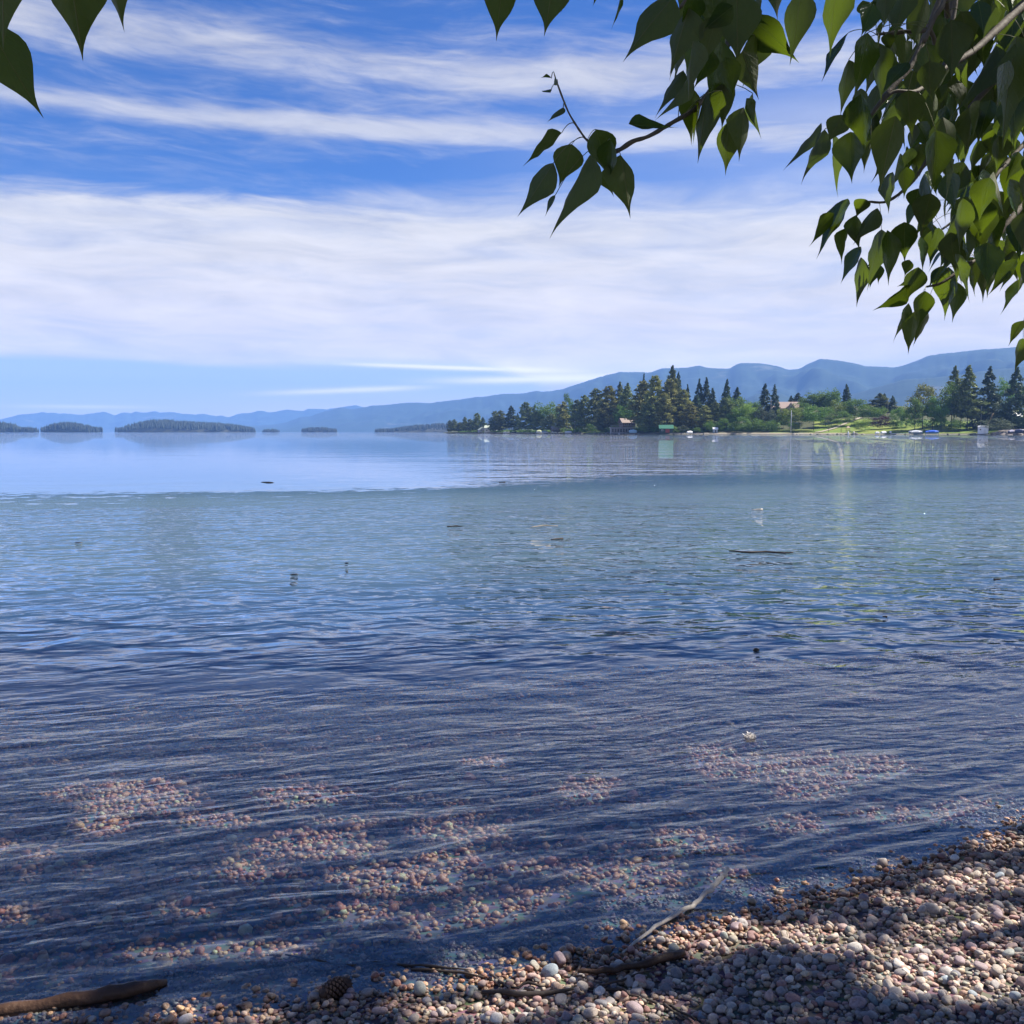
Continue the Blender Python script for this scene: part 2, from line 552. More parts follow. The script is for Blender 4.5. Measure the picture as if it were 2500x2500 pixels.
def np_mesh(name, vs, q, m, smooth=True, attr=None):
    k = q.shape[1]
    me = bpy.data.meshes.new(name)
    me.vertices.add(len(vs))
    me.vertices.foreach_set('co', vs.astype(np.float32).ravel())
    me.loops.add(q.size)
    me.loops.foreach_set('vertex_index', q.astype(np.int32).ravel())
    me.polygons.add(len(q))
    me.polygons.foreach_set('loop_start', np.arange(0, q.size, k, dtype=np.int32))
    me.polygons.foreach_set('loop_total', np.full(len(q), k, dtype=np.int32))
    if smooth:
        me.polygons.foreach_set('use_smooth', np.ones(len(q), dtype=bool))
    me.update(calc_edges=True)
    me.materials.append(m)
    if attr is not None:
        for an, (typ, data) in attr.items():
            a = me.attributes.new(an, typ, 'POINT')
            a.data.foreach_set('color' if typ == 'FLOAT_COLOR' else 'value', data.astype(np.float32).ravel())
    return me


def vnoise(x, y, seed=0):
    """smooth value noise, numpy"""
    xi, yi = np.floor(x).astype(np.int64), np.floor(y).astype(np.int64)
    xf, yf = x - xi, y - yi
    def hsh(a, b):
        h = (a * 374761393 + b * 668265263 + seed * 1442695041) & 0x7fffffff
        h = ((h ^ (h >> 13)) * 1274126177) & 0x7fffffff
        return ((h ^ (h >> 16)) & 0xffff) / 65535.0
    sx, sy = xf * xf * (3 - 2 * xf), yf * yf * (3 - 2 * yf)
    return (hsh(xi, yi) * (1 - sx) + hsh(xi + 1, yi) * sx) * (1 - sy) + (hsh(xi, yi + 1) * (1 - sx) + hsh(xi + 1, yi + 1) * sx) * sy


def fbm(x, y, o=4, seed=0):
    s, a = 0, 0.5
    for i in range(o):
        s = s + a * vnoise(x * 2 ** i, y * 2 ** i, seed + i)
        a *= 0.5
    return s


# ------------------------------------------------------------------ lake, bed and beach
SH_PX = [(-200, 2515), (0, 2464), (120, 2446), (400, 2412), (560, 2394), (700, 2366), (900, 2350), (1080, 2332), (1250, 2290),
         (1480, 2232), (1620, 2215), (1800, 2185), (1950, 2145), (2080, 2110), (2250, 2062), (2400, 2008), (2500, 1972), (2620, 1925)]
SHW = [atZ(x, y, 0) for x, y in SH_PX]
SX = np.array([-400, -20, -6] + [p.x for p in SHW] + [8, 40, 400])
SY = np.array([-60, -1.5, 1.7] + [p.y for p in SHW] + [7.6, 24, 120])


def shore_s(x, y):
    return (np.interp(x, SX, SY) - y) * 0.93


def ground_h(x, y):
    s = shore_s(x, y)
    n = (fbm(x * 1.3, y * 1.3, 3, 5) - 0.45) * 0.05
    land = np.where(s < 3, 0.085 * s, 0.255 + (s - 3) * 0.03)
    land = np.minimum(land, 2.5 + s * 0.002)
    bed = np.where(s > -4, 0.075 * s, -0.3 + (s + 4) * 0.05)
    bed = np.maximum(bed, -6.0)
    return np.where(s > 0, land, bed) + n * np.clip(np.abs(s) * 2 + 0.25, 0, 1) - 0.015


def axis(dense_lo, dense_hi, step, lo, hi, g=1.16):
    a = list(np.arange(dense_lo, dense_hi + 1e-6, step))
    st, x = step, a[-1]
    while x < hi:
        st *= g
        x = min(x + st, hi)
        a.append(x)
    st, x, b = step, a[0], []
    while x > lo:
        st *= g
        x = max(x - st, lo)
        b.append(x)
    return np.array(b[::-1] + a)


gx = axis(-5, 6, 0.08, -15000, 15000, 1.12)
gy = axis(1, 10, 0.08, -600, 17500, 1.12)
X, Y = np.meshgrid(gx, gy)
Z = ground_h(X, Y)
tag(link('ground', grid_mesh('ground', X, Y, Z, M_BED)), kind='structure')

wx = axis(-4.5, 5.0, 0.035, -14900, 14900, 1.10)
wy = axis(2.0, 9.0, 0.035, -590, 17400, 1.10)
X, Y = np.meshgrid(wx, wy)
ss_ = -shore_s(X, Y)
fade = np.exp(-np.maximum(ss_, 0) / 3.0) * np.clip(1 - (Y - 9) / 4, 0, 1)
ph = 2.4 * vnoise(X * 0.9, Y * 0.9, 31) + 1.2 * vnoise(X * 2.3, Y * 2.3, 33)
Z = 0.0014 * np.sin(ss_ * 2 * math.pi / 0.30 + ph * 2.6) * fade * (0.4 + 1.2 * vnoise(X * 1.2, Y * 2.0, 41))
Z += 0.002 * np.sin(ss_ * 2 * math.pi / 0.85 + ph) * fade
Z += 0.0030 * np.sin(ss_ * 2 * math.pi / 0.115 + ph * 3.6) * np.exp(-np.abs(ss_ - 0.15) / 0.40) * (Y < 9)
tag(link('lake_water', grid_mesh('lake_water', X, Y, Z, M_WATER)), kind='structure')

# ------------------------------------------------------------------ pebbles
def ico(sub):
    import bmesh
    bm = bmesh.new()
    bmesh.ops.create_icosphere(bm, subdivisions=sub, radius=1.0)
    vs = np.array([v.co[:] for v in bm.verts])
    fs = np.array([[v.index for v in f.verts] for f in bm.faces])
    bm.free()
    return vs, fs


def stone_variants(sub, count, seed):
    vs, fs = ico(sub)
    out = []
    r = np.random.default_rng(seed)
    for k in range(count):
        w = vs.copy()
        p = r.uniform(2.0, 2.9)
        w = np.sign(w) * np.abs(w) ** (2 / p)
        n = np.zeros(len(w))
        for j in range(5):
            d = r.normal(size=3); d /= np.linalg.norm(d)
            n += r.uniform(-0.10, 0.10) * np.sin(vs @ d * r.uniform(1.2, 2.6) + r.uniform(0, 6))
        for j in range(r.integers(0, 4)):                       # a worn flat or two
            d = r.normal(size=3); d /= np.linalg.norm(d)
            t = vs @ d
            n -= np.clip(t - 0.72, 0, 1) * r.uniform(0.5, 1.1)
        w = w * (1 + n)[:, None]
        w[:, 0] *= 1 + 0.22 * w[:, 1] * r.uniform(-1, 1)
        out.append(w)
    return out, fs


PAL = [((0.29, 0.26, 0.245), 'grey'), ((0.36, 0.30, 0.25), 'warm grey'), ((0.25, 0.19, 0.195), 'mauve'), ((0.26, 0.155, 0.14), 'reddish brown'),
       ((0.44, 0.37, 0.30), 'tan'), ((0.25, 0.26, 0.235), 'greenish grey'), ((0.56, 0.51, 0.45), 'cream'), ((0.17, 0.165, 0.175), 'dark grey'),
       ((0.38, 0.27, 0.24), 'dusty pink'), ((0.24, 0.27, 0.29), 'blue grey')]
PALW = np.array([0.22, 0.16, 0.14, 0.09, 0.10, 0.07, 0.06, 0.06, 0.08, 0.02])

cell = 0.004
gx0, gy0 = -3.9, 2.05
GW, GH = int(8.4 / cell), int(6.4 / cell)
cxs = gx0 + (np.arange(GW) + 0.5) * cell
cys = gy0 + (np.arange(GH) + 0.5) * cell
CX, CY = np.meshgrid(cxs, cys)
HM = ground_h(CX, CY)


def cast_region(n, land):
    out = []
    x = rng.uniform(-3.7, 4.3, n)
    y = rng.uniform(2.15, 8.2, n)
    s = shore_s(x, y)
    infr = np.abs(x) < 0.53 * y + 0.15
    ok = infr & ((s > -0.12) if land else ((s <= -0.12) & (s > -4.6)))
    if not land:
        ok &= rng.uniform(0, 1, n) > np.clip((-s - 2.6) / 2.0, 0, 1)      # gravel thins out away from the shore
    return x[ok], y[ok]


def rot_mats(yaw, tx, ty):
    cz, sz = np.cos(yaw), np.sin(yaw)
    cx_, sx_ = np.cos(tx), np.sin(tx)
    cy_, sy_ = np.cos(ty), np.sin(ty)
    n = len(yaw)
    Rz = np.zeros((n, 3, 3)); Rz[:, 0, 0] = cz; Rz[:, 0, 1] = -sz; Rz[:, 1, 0] = sz; Rz[:, 1, 1] = cz; Rz[:, 2, 2] = 1
    Rx = np.zeros((n, 3, 3)); Rx[:, 0, 0] = 1; Rx[:, 1, 1] = cx_; Rx[:, 1, 2] = -sx_; Rx[:, 2, 1] = sx_; Rx[:, 2, 2] = cx_
    Ry = np.zeros((n, 3, 3)); Ry[:, 1, 1] = 1; Ry[:, 0, 0] = cy_; Ry[:, 0, 2] = sy_; Ry[:, 2, 0] = -sy_; Ry[:, 2, 2] = cy_
    return np.einsum('nij,njk,nkl->nil', Rz, Rx, Ry)


def deposit(x, y, mean, sig):
    n = len(x)
    a = np.clip(rng.lognormal(math.log(mean), sig, n), mean * 0.45, mean * 2.3)
    a = np.where(rng.uniform(0, 1, n) < 0.03, a * 1.5, a)
    a = a * np.clip(0.72 + shore_s(x, y) * 1.2, 0.66 if mean < 0.01 else 0.72, 1.0) if mean < 0.01 else a * np.clip(0.70 - shore_s(x, y) * 0.5, 0.7, 1.0)
    b = a * rng.uniform(0.62, 0.95, n)
    c = a * rng.uniform(0.38, 0.72, n)
    order = np.argsort(a * 0.6 + rng.uniform(0, 1, n) * mean)       # small ones first, the big ones end up on top
    x, y, a, b, c = x[order], y[order], a[order], b[order], c[order]
    z = np.empty(n)
    tilt = np.empty((n, 2))
    for i in range(n):
        r = (a[i] + b[i]) * 0.5
        k = max(1, int(r * 0.8 / cell))
        ix, iy = int((x[i] - gx0) / cell), int((y[i] - gy0) / cell)
        x0, x1, y0, y1 = max(ix - k, 0), ix + k + 1, max(iy - k, 0), iy + k + 1
        w = HM[y0:y1, x0:x1]
        if w.size == 0:
            z[i] = 0
            continue
        h = w.mean() * 0.55 + w.max() * 0.45
        z[i] = h + c[i] * 0.45
        tilt[i, 0] = (w[-1].mean() - w[0].mean()) / max(w.shape[0] * cell, 1e-6)
        tilt[i, 1] = (w[:, -1].mean() - w[:, 0].mean()) / max(w.shape[1] * cell, 1e-6)
        np.maximum(w, h + c[i] * 0.9, out=w)
    yaw = rng.uniform(0, 6.28, n)
    Rm = rot_mats(yaw, rng.normal(0, 0.22, n), rng.normal(0, 0.22, n))
    tx = np.clip(np.arctan(tilt[:, 0]), -0.6, 0.6)
    ty = np.clip(-np.arctan(tilt[:, 1]), -0.6, 0.6)
    Rm = np.einsum('nij,njk->nik', rot_mats(np.zeros(n), tx, ty), Rm)
    ci = rng.choice(len(PAL), n, p=PALW)
    col = 1.2 * np.array([1.04, 0.94, 0.83]) * np.array([PAL[k][0] for k in ci]) * rng.uniform(0.75, 1.25, (n, 1)) * rng.uniform(0.95, 1.05, (n, 3))
    return dict(p=np.stack([x, y, z], 1), s=np.stack([a, b, c], 1), R=Rm, col=np.clip(col, 0.02, 0.8), ci=ci)


def pebble_bulk(D, sel, name, sub, seed, m):
    var, fs = stone_variants(sub, 14, seed)
    var = np.array(var)
    idx = np.where(sel)[0]
    k = rng.integers(0, len(var), len(idx))
    V = var[k] * D['s'][idx][:, None, :]
    V = np.einsum('nij,nvj->nvi', D['R'][idx], V) + D['p'][idx][:, None, :]
    nv = V.shape[1]
    Fq = fs[None] + (np.arange(len(idx)) * nv)[:, None, None]
    c4 = np.concatenate([np.repeat(D['col'][idx], nv, 0), np.ones((len(idx) * nv, 1))], 1)
    return np_mesh(name, V.reshape(-1, 3), Fq.reshape(-1, 3), m, True, {'pcol': ('FLOAT_COLOR', c4)})


M_PEB = pebble_mat('beach pebbles', False)
ux, uy = cast_region(84000, False)
DU = deposit(ux, uy, 0.0118, 0.30)
DU['col'] = np.clip(DU['col'] * np.array([1.95, 1.35, 0.95]), 0, 0.85)     # warmed and brightened so sunlit patches stay warm through the blue water tint
tag(link('underwater_pebbles', pebble_bulk(DU, np.ones(len(ux), bool), 'underwater_pebbles', 1, 3, M_PEB)),
    'reddish and tan pebbles covering the lake bed under the shallow water', 'pebbles', kind='stuff')
lx, ly = cast_region(250000, True)
DL = deposit(lx, ly, 0.0076, 0.37)
pxx, pyy, dep = proj(DL['p'])
app = DL['s'][:, 0] / dep
infr = (pxx > 10) & (pxx < 2490) & (pyy < 2490)
top_z = DL['p'][:, 2] + DL['s'][:, 2] * 0.5
hidden = np.empty(len(pxx), bool)
for i in range(len(pxx)):
    ix, iy = int((DL['p'][i, 0] - gx0) / cell), int((DL['p'][i, 1] - gy0) / cell)
    hidden[i] = HM[min(max(iy, 0), GH - 1), min(max(ix, 0), GW - 1)] > top_z[i] + 0.004
score = np.where(infr & ~hidden & (DL['p'][:, 2] > 0.005), app, 0)
big = np.argsort(-score)[:285]
isbig = np.zeros(len(pxx), bool); isbig[big] = True
tag(link('beach_pebbles', pebble_bulk(DL, ~isbig, 'beach_pebbles', 2, 5, M_PEB)),
    'loose rounded grey, mauve and tan pebbles covering the beach', 'pebbles', kind='stuff')

# the same gravel goes on to both sides of the view
ox_ = rng.uniform(-6, 8, 60000); oy_ = rng.uniform(-1.5, 9, 60000)
so_ = shore_s(ox_, oy_)
k_ = ((np.abs(ox_) > 0.53 * oy_ + 0.13) | (oy_ < 2.16)) & (so_ > -1.2) & (so_ < 5)
ox_, oy_ = ox_[k_], oy_[k_]
no_ = len(ox_)
ao_ = np.clip(rng.lognormal(math.log(0.0135), 0.3, no_), 0.006, 0.03)
co_ = rng.choice(len(PAL), no_, p=PALW)
DO = dict(p=np.stack([ox_, oy_, ground_h(ox_, oy_) + 0.010], 1), s=np.stack([ao_, ao_ * rng.uniform(0.65, 0.95, no_), ao_ * rng.uniform(0.4, 0.7, no_)], 1),
          R=rot_mats(rng.uniform(0, 6.28, no_), rng.normal(0, 0.25, no_), rng.normal(0, 0.25, no_)),
          col=np.array([PAL[k][0] for k in co_]) * rng.uniform(0.8, 1.3, (no_, 1)))
tag(link('beach_gravel', pebble_bulk(DO, np.ones(len(ox_), bool), 'beach_gravel', 1, 8, M_PEB)),
    'gravel beach going on beyond the sides of the view', 'gravel', kind='stuff')

zones = [(0, 700, 2300, 2501, 'near the long brown driftwood at the lower left'), (700, 960, 2300, 2501, 'beside the pine cone'),
         (960, 1420, 2300, 2430, 'in the sunlit patch among the dark twigs'), (960, 1420, 2430, 2501, 'below the dark twigs at the bottom edge'),
         (1420, 1830, 2100, 2360, 'beside the bleached driftwood stick'), (1420, 1830, 2360, 2501, 'in the shade under the curved brown stick'),
         (1830, 2120, 2100, 2340, 'on the beach right of the bleached stick'), (1830, 2120, 2340, 2501, 'in the deep shade at the lower right'),
         (2120, 2501, 1900, 2240, 'near the waterline at the right edge'), (2120, 2501, 2240, 2501, 'in the sunlit gravel at the lower right')]
varb, fsb = stone_variants(3, 10, 9)
for i in big:
    ci = int(DL['ci'][i])
    k = random.randrange(len(varb))
    key = 'pebble_%d_%d' % (k, ci)
    me = bpy.data.meshes.get(key)
    if me is None:
        c4 = np.tile(np.array([*PAL[ci][0], 1.0]) * np.array([*([1.22 * random.uniform(0.85, 1.2)] * 3), 1]), (len(varb[k]), 1))
        me = np_mesh(key, varb[k], fsb, M_PEB, True, {'pcol': ('FLOAT_COLOR', c4)})
    o = link('pebble', me)
    Rm = Matrix([list(r) for r in DL['R'][i]])
    o.matrix_world = Matrix.Translation(Vector(DL['p'][i])) @ Rm.to_4x4() @ Matrix.Diagonal((*[float(q) for q in DL['s'][i]], 1))
    a, b, c = DL['s'][i]
    shape = 'long' if b / a < 0.7 else ('flat' if c / a < 0.48 else 'rounded')
    size = 'large' if a > 0.018 else 'small'
    zn = 'on the pebble beach'
    for x0, x1, y0, y1, t in zones:
        if x0 <= pxx[i] < x1 and y0 <= pyy[i] < y1:
            zn = t
    lab = '%s %s %s pebble %s' % (size, shape, PAL[ci][1], zn)
    tag(o, lab, 'pebble', '%s %s %s pebbles %s' % (size, shape, PAL[ci][1], zn))


def surf(x, y):
    """top of the pebbles at a place"""
    ix, iy = int((x - gx0) / cell), int((y - gy0) / cell)
    if 2 < ix < GW - 2 and 2 < iy < GH - 2:
        return float(HM[iy - 2:iy + 3, ix - 2:ix + 3].max())
    return float(ground_h(np.array([x]), np.array([y]))[0])


def onbeach(px, py, lift=0.0):
    p = atZ(px, py, 0.08)
    for _ in range(4):
        p = atZ(px, py, surf(p.x, p.y) + lift)
    return p


# ------------------------------------------------------------------ things lying on the beach
def stick(name, pts, rad, m, label, cat, n=7, sub=4, wob=0.003, group=None):
    P = []
    Rr = []
    for i in range(len(pts) - 1):
        for k in range(sub):
            t = k / sub
            P.append(Vector(pts[i]).lerp(Vector(pts[i + 1]), t) + Vector([random.uniform(-wob, wob) for _ in range(3)]))
            Rr.append(rad[i] * (1 - t) + rad[i + 1] * t)
    P.append(Vector(pts[-1])); Rr.append(rad[-1])
    Rr = [r * random.uniform(0.88, 1.12) for r in Rr]
    o = MB().tube(P, Rr, n, 0, 0.15).build(name, m, None, True)
    return tag(o, label, cat, group)


tip = onbeach(1700, 2210, 0.012)
tip2 = tip + (tip - onbeach(1560, 2300, 0.012)).normalized() * 0.01
pA, pB, pC = onbeach(1520, 2328, 0.004), onbeach(1600, 2262, 0.010), onbeach(1690, 2212, 0.014)
pD = atZ(1735, 2170, 0.045)
pE = atZ(1762, 2142, 0.065)
pF = atZ(1778, 2121, 0.085)
stick('driftwood_stick', [pA, pB, pC, pD, pE, pF], [0.003, 0.006, 0.0078, 0.0085, 0.0095, 0.0085], M_DRIFT,
      'bleached bare driftwood stick slanting from the pebbles out over the water', 'stick', 8, 5, 0.0035)
stick('driftwood_branch', [onbeach(-90, 2482, 0.004), onbeach(60, 2462, 0.006), onbeach(200, 2440, 0.008), onbeach(330, 2414, 0.008), onbeach(405, 2400, 0.004)],
      [0.018, 0.02, 0.022, 0.021, 0.012], M_WOODW, 'thick wet brown piece of driftwood along the waterline at the lower left', 'driftwood', 8)
stick('curved_stick', [onbeach(1410, 2372, 0.01), onbeach(1500, 2368, 0.012), onbeach(1585, 2350, 0.012), onbeach(1668, 2326, 0.012)],
      [0.006, 0.009, 0.012, 0.013], M_WOODW, 'thick brown curved stick ending at an upright oval pebble', 'stick', 7)
stick('split_twig', [onbeach(1175, 2420, 0.004), onbeach(1290, 2430, 0.006), onbeach(1400, 2414, 0.008)], [0.006, 0.009, 0.004], M_TWIG,
      'dark split stick lying flat below the sunlit pebbles', 'stick', 6)
tw = [[(970, 2352), (1060, 2358), (1150, 2368)], [(1000, 2364), (1120, 2372), (1180, 2385)], [(1195, 2378), (1225, 2398), (1240, 2412)],
      [(1250, 2412), (1290, 2402), (1330, 2408)], [(1380, 2385), (1420, 2382), (1430, 2390)], [(1400, 2380), (1415, 2362), (1420, 2345)],
      [(1560, 2432), (1640, 2458), (1700, 2490)], [(1620, 2450), (1660, 2480), (1690, 2498)], [(1460, 2405), (1520, 2392), (1600, 2368)],
      [(1440, 2410), (1500, 2412), (1560, 2432)], [(700, 2330), (780, 2348), (870, 2356)], [(860, 2356), (940, 2350), (1000, 2356)]]
tl = ['thin dark twig along the top of the sunlit patch', 'dark twig just below the topmost twig', 'short bent twig hooked among sunlit pebbles',
      'thin curved dark twig between pale pebbles', 'pair-like short brown twig at the edge of the shade', 'short upright twig tip beside the brown twig',
      'dark twig running down to the bottom edge', 'second dark twig close to the bottom edge', 'dark twig leading to the curved brown stick',
      'dark twig crossing the shaded pebbles', 'wet dark twig on the waterline above the pine cone', 'wet dark twig on the waterline right of the pine cone']
for pts, l in zip(tw, tl):
    stick('twig', [onbeach(*p, 0.006) for p in pts], [0.003, 0.0045, 0.002], M_TWIG, l, 'twig', 5, 3, 0.004, 'twigs washed up on the beach')
for (x0, y0, x1, y1, l) in [(1912, 2290, 1904, 2262, 'tall dry grass stalk standing in sunlit pebbles'), (1922, 2285, 1920, 2265, 'short dry grass stalk beside a taller one'),
                            (1885, 2173, 1925, 2166, 'flat dry stalk on pebbles by the water')]:
    a = onbeach(x0, y0, 0.0)
    b = atY(x1, y1, a.y + 0.005) if x1 < 1925 and y0 > 2200 else onbeach(x1, y1, 0.006)
    stick('grass_stalk', [a, a.lerp(b, 0.5), b], [0.0018, 0.0015, 0.0008], M_STRAW, l, 'grass stalk', 4, 3, 0.001, 'dry stalks on the beach')

# pine cone
pc = onbeach(818, 2432, 0.0)
cone = thing('pine_cone', (pc.x, pc.y, pc.z + 0.022), 'dark brown pine cone lying on the shaded pebbles', 'pine cone', rz=0.7)
M_CONE = plain('pine cone', (0.075, 0.045, 0.032), 0.7, 0.5, 60)
mb = MB(); mb.tube([(-0.045, 0, 0), (-0.02, 0, 0), (0.02, 0, 0), (0.05, 0, 0)], [0.012, 0.016, 0.014, 0.004], 8)
mb.build('core', M_CONE, cone, True)
mb = MB()
for i in range(110):
    t = i / 110
    th = i * 2.39996
    x = -0.042 + 0.09 * t
    r = 0.030 * math.sin(math.pi * (0.22 + 0.74 * t)) ** 0.8
    d = Vector((0.35, math.cos(th), math.sin(th))).normalized()
    tn = Vector((0, -math.sin(th), math.cos(th)))
    c0 = Vector((x, 0, 0)) + d * 0.008
    c1 = Vector((x, 0, 0)) + d * r
    w = 0.0075
    u2 = Vector((0.004, 0, 0))
    mb.add([c0 - tn * w * 0.4, c0 + tn * w * 0.4, c1 + tn * w, c1 - tn * w, c1 + d * 0.003 + u2, c1 - u2 * 0.8], [(0, 1, 2, 3), (3, 2, 4), (0, 3, 5), (1, 5, 2), (3, 4, 5), (2, 5, 4)])
o = mb.build('scales', M_CONE, cone)
o['kind'] = 'stuff'

# ------------------------------------------------------------------ things afloat or standing in the water
def lump(r, seed, sub=3, sq=(1, 1, 1), amp=0.25):
    vs, fs = ico(sub)
    rs = np.random.default_rng(seed)
    n = np.zeros(len(vs))
    for j in range(8):
        d = rs.normal(size=3); d /= np.linalg.norm(d)
        n += rs.uniform(-1, 1) * amp * 0.35 * np.sin(vs @ d * rs.uniform(2, 6) + rs.uniform(0, 6))
    return vs * (1 + n)[:, None] * r * np.array(sq), fs


def put_lump(name, px, py, r, sq, m, label, cat, seed, dz=0.0, group=None):
    p = atZ(px, py, 0.0)
    vs, fs = lump(r, seed, 3, sq)
    o = link(name, np_mesh(name, vs, fs, m, True))
    o.location = (p.x, p.y, dz)
    return tag(o, label, cat, group)


M_DSTONE = plain('wet black stone', (0.02, 0.02, 0.022), 0.3, 0.4, 40, 0.5, 0.004)
put_lump('stone', 1846, 1588, 0.024, (1, 0.8, 0.62), M_DSTONE, 'small black stone breaking the water in mid lake', 'stone', 5, 0.006)
put_lump('stone', 718, 1403, 0.038, (1.1, 0.8, 0.2), M_DSTONE, 'flat black stone just above the ripples, larger of the two dark spots at mid left', 'stone', 6, 0.004)
put_lump('stone', 846, 1375, 0.024, (1, 0.8, 0.4), M_DSTONE, 'small dark speck of stone right of the flat black stone', 'stone', 7, 0.002)
put_lump('stone', 192, 1325, 0.05, (1.1, 0.7, 0.16), M_DSTONE, 'lone low dark stone in the rippled water at the far left', 'stone', 8, 0.002)
M_FLUFF = plain('pale seed fluff', (0.62, 0.58, 0.54), 0.95, 0.4, 60)
fl = atZ(1830, 1800, 0)
ft = thing('fluff_clump', (fl.x, fl.y, 0.0), 'pale ragged clump of seed fluff afloat above the sunlit shallows', 'fluff')
mb = MB()
for i in range(260):
    d = Vector((random.gauss(0, 1), random.gauss(0, 1), abs(random.gauss(0, 0.8)))).normalized()
    p0 = Vector((d.x * 0.028, d.y * 0.028, 0.003 + d.z * 0.02)) * random.uniform(0.3, 1)
    q = Vector((random.uniform(-1, 1), random.uniform(-1, 1), random.uniform(-0.6, 0.6))) * 0.012
    s = Vector((random.uniform(-1, 1), random.uniform(-1, 1), random.uniform(-1, 1))) * 0.004
    mb.add([p0, p0 + q + s, p0 + q * 1.1 - s], [(0, 1, 2)])
vs, fs = lump(0.020, 3, 2, (1.1, 1.0, 0.6), 0.5)
mb.add(vs, fs.tolist())
o = mb.build('fluff', M_FLUFF, ft); o['kind'] = 'stuff'
WZ = 0.006
stick('floating_branch', [atZ(1780, 1345, WZ), atZ(1822, 1348, WZ + 0.004), atZ(1870, 1347, WZ), atZ(1915, 1350, WZ + 0.003), atZ(1937, 1349, WZ + 0.012)],
      [0.007, 0.013, 0.014, 0.012, 0.008], M_TWIG, 'long thin dark branch afloat right of centre', 'branch', 7)
stick('floating_log', [atZ(1296, 1287, WZ + 0.01), atZ(1325, 1283, WZ + 0.02), atZ(1362, 1284, WZ + 0.01)], [0.006, 0.012, 0.007], plain('weathered tan wood', (0.30, 0.26, 0.20), 0.9, 0.3, 20),
      'pale bleached piece of wood afloat at the centre', 'driftwood', 7)
stick('floating_twig', [atZ(1345, 1317, WZ), atZ(1374, 1314, WZ + 0.004)], [0.006, 0.016], M_TWIG, 'dark twig afloat just below the pale piece of wood', 'twig', 6)
stick('floating_twig', [atZ(1092, 1285, WZ), atZ(1115, 1284, WZ), atZ(1130, 1285, WZ)], [0.01, 0.012, 0.004], M_TWIG, 'thin dark twig afloat left of the pale piece of wood', 'twig', 6)
stick('floating_twig', [atZ(638, 1177, WZ), atZ(656, 1177, WZ + 0.01), atZ(668, 1178, WZ)], [0.008, 0.018, 0.008], M_TWIG, 'dark twig afloat alone on the smooth pale water', 'twig', 6)
stick('floating_twig', [atZ(1218, 1177, WZ), atZ(1234, 1177, WZ)], [0.012, 0.016], M_TWIG, 'small dark twig afloat at the edge of the smooth water', 'twig', 6)
stick('floating_twig', [atZ(2426, 1415, WZ), atZ(2442, 1414, WZ)], [0.01, 0.008], M_TWIG, 'short dark twig afloat near the right edge', 'twig', 6)
stick('floating_twig', [atZ(1835, 1245, WZ), atZ(1862, 1244, WZ + 0.01)], [0.01, 0.022], M_DRIFT, 'tiny pale twig afloat far out right of centre', 'twig', 6)
stick('floating_twig', [atZ(2155, 1505, WZ), atZ(2165, 1506, WZ)], [0.005, 0.009], M_TWIG, 'tiny dark twig afloat on the blue ripples at the right', 'twig', 6)

# ------------------------------------------------------------------ the poplar whose boughs hang over the shore
def leaf_mesh(name, wid, fold, curl, twist, edge):
    prof = [(0.0, 0.02), (0.04, 0.30), (0.10, 0.62), (0.18, 0.88), (0.27, 1.0), (0.37, 0.97), (0.48, 0.80), (0.59, 0.56), (0.69, 0.34), (0.78, 0.18), (0.86, 0.085), (0.93, 0.035), (1.0, 0.006)]
    us = [-1, -0.5, 0, 0.5, 1]
    vs, fs, uvs = [], [], []
    for t, w in prof:
        for u in us:
            x = u * w * wid
            z = fold * abs(u) * w * wid + curl * (t ** 2) * 0.5 - curl * 0.12 * t + edge * math.sin(t * 15 + u * 2) * abs(u) * w
            ang = twist * t
            X_ = x * math.cos(ang) - z * math.sin(ang)
            Z_ = x * math.sin(ang) + z * math.cos(ang)
            vs.append((X_ + 0.05 * math.sin(t * 3) * twist, t, Z_))
            uvs.append((u * w, t))
    k = len(us)
    for i in range(len(prof) - 1):
        for j in range(k - 1):
            fs.append((i * k + j, i * k + j + 1, (i + 1) * k + j + 1, (i + 1) * k + j))
    me = bpy.data.meshes.new(name)
    me.from_pydata(vs, [], fs)
    uvl = me.uv_layers.new(name='UVMap')
    for lp in me.loops:
        uvl.data[lp.index].uv = uvs[lp.vertex_index]
    me.polygons.foreach_set('use_smooth', [True] * len(me.polygons))
    me.materials.append(M_LEAF)
    me.update()
    return me


LEAVES = [leaf_mesh('leaf_%d' % i, 0.31 * random.uniform(0.94, 1.06), random.uniform(0.12, 0.5), random.uniform(-0.35, 0.35),
                    random.uniform(-0.35, 0.35), random.uniform(0.0, 0.03)) for i in range(14)]
M_PET = plain('leaf stalk', (0.14, 0.15, 0.05), 0.5, 0.2)
M_BOUGH = plain('poplar twig bark', (0.13, 0.11, 0.085), 0.75, 0.35, 60, 0.2, 0.002)

TRUNK = Vector((4.2, -1.2, 0.35))
tree = thing('poplar_tree', TRUNK, 'leafy poplar whose boughs hang into the view above the beach', 'tree')
TI = Matrix.Translation(-TRUNK)

petioles = MB()
nleaf = [0]


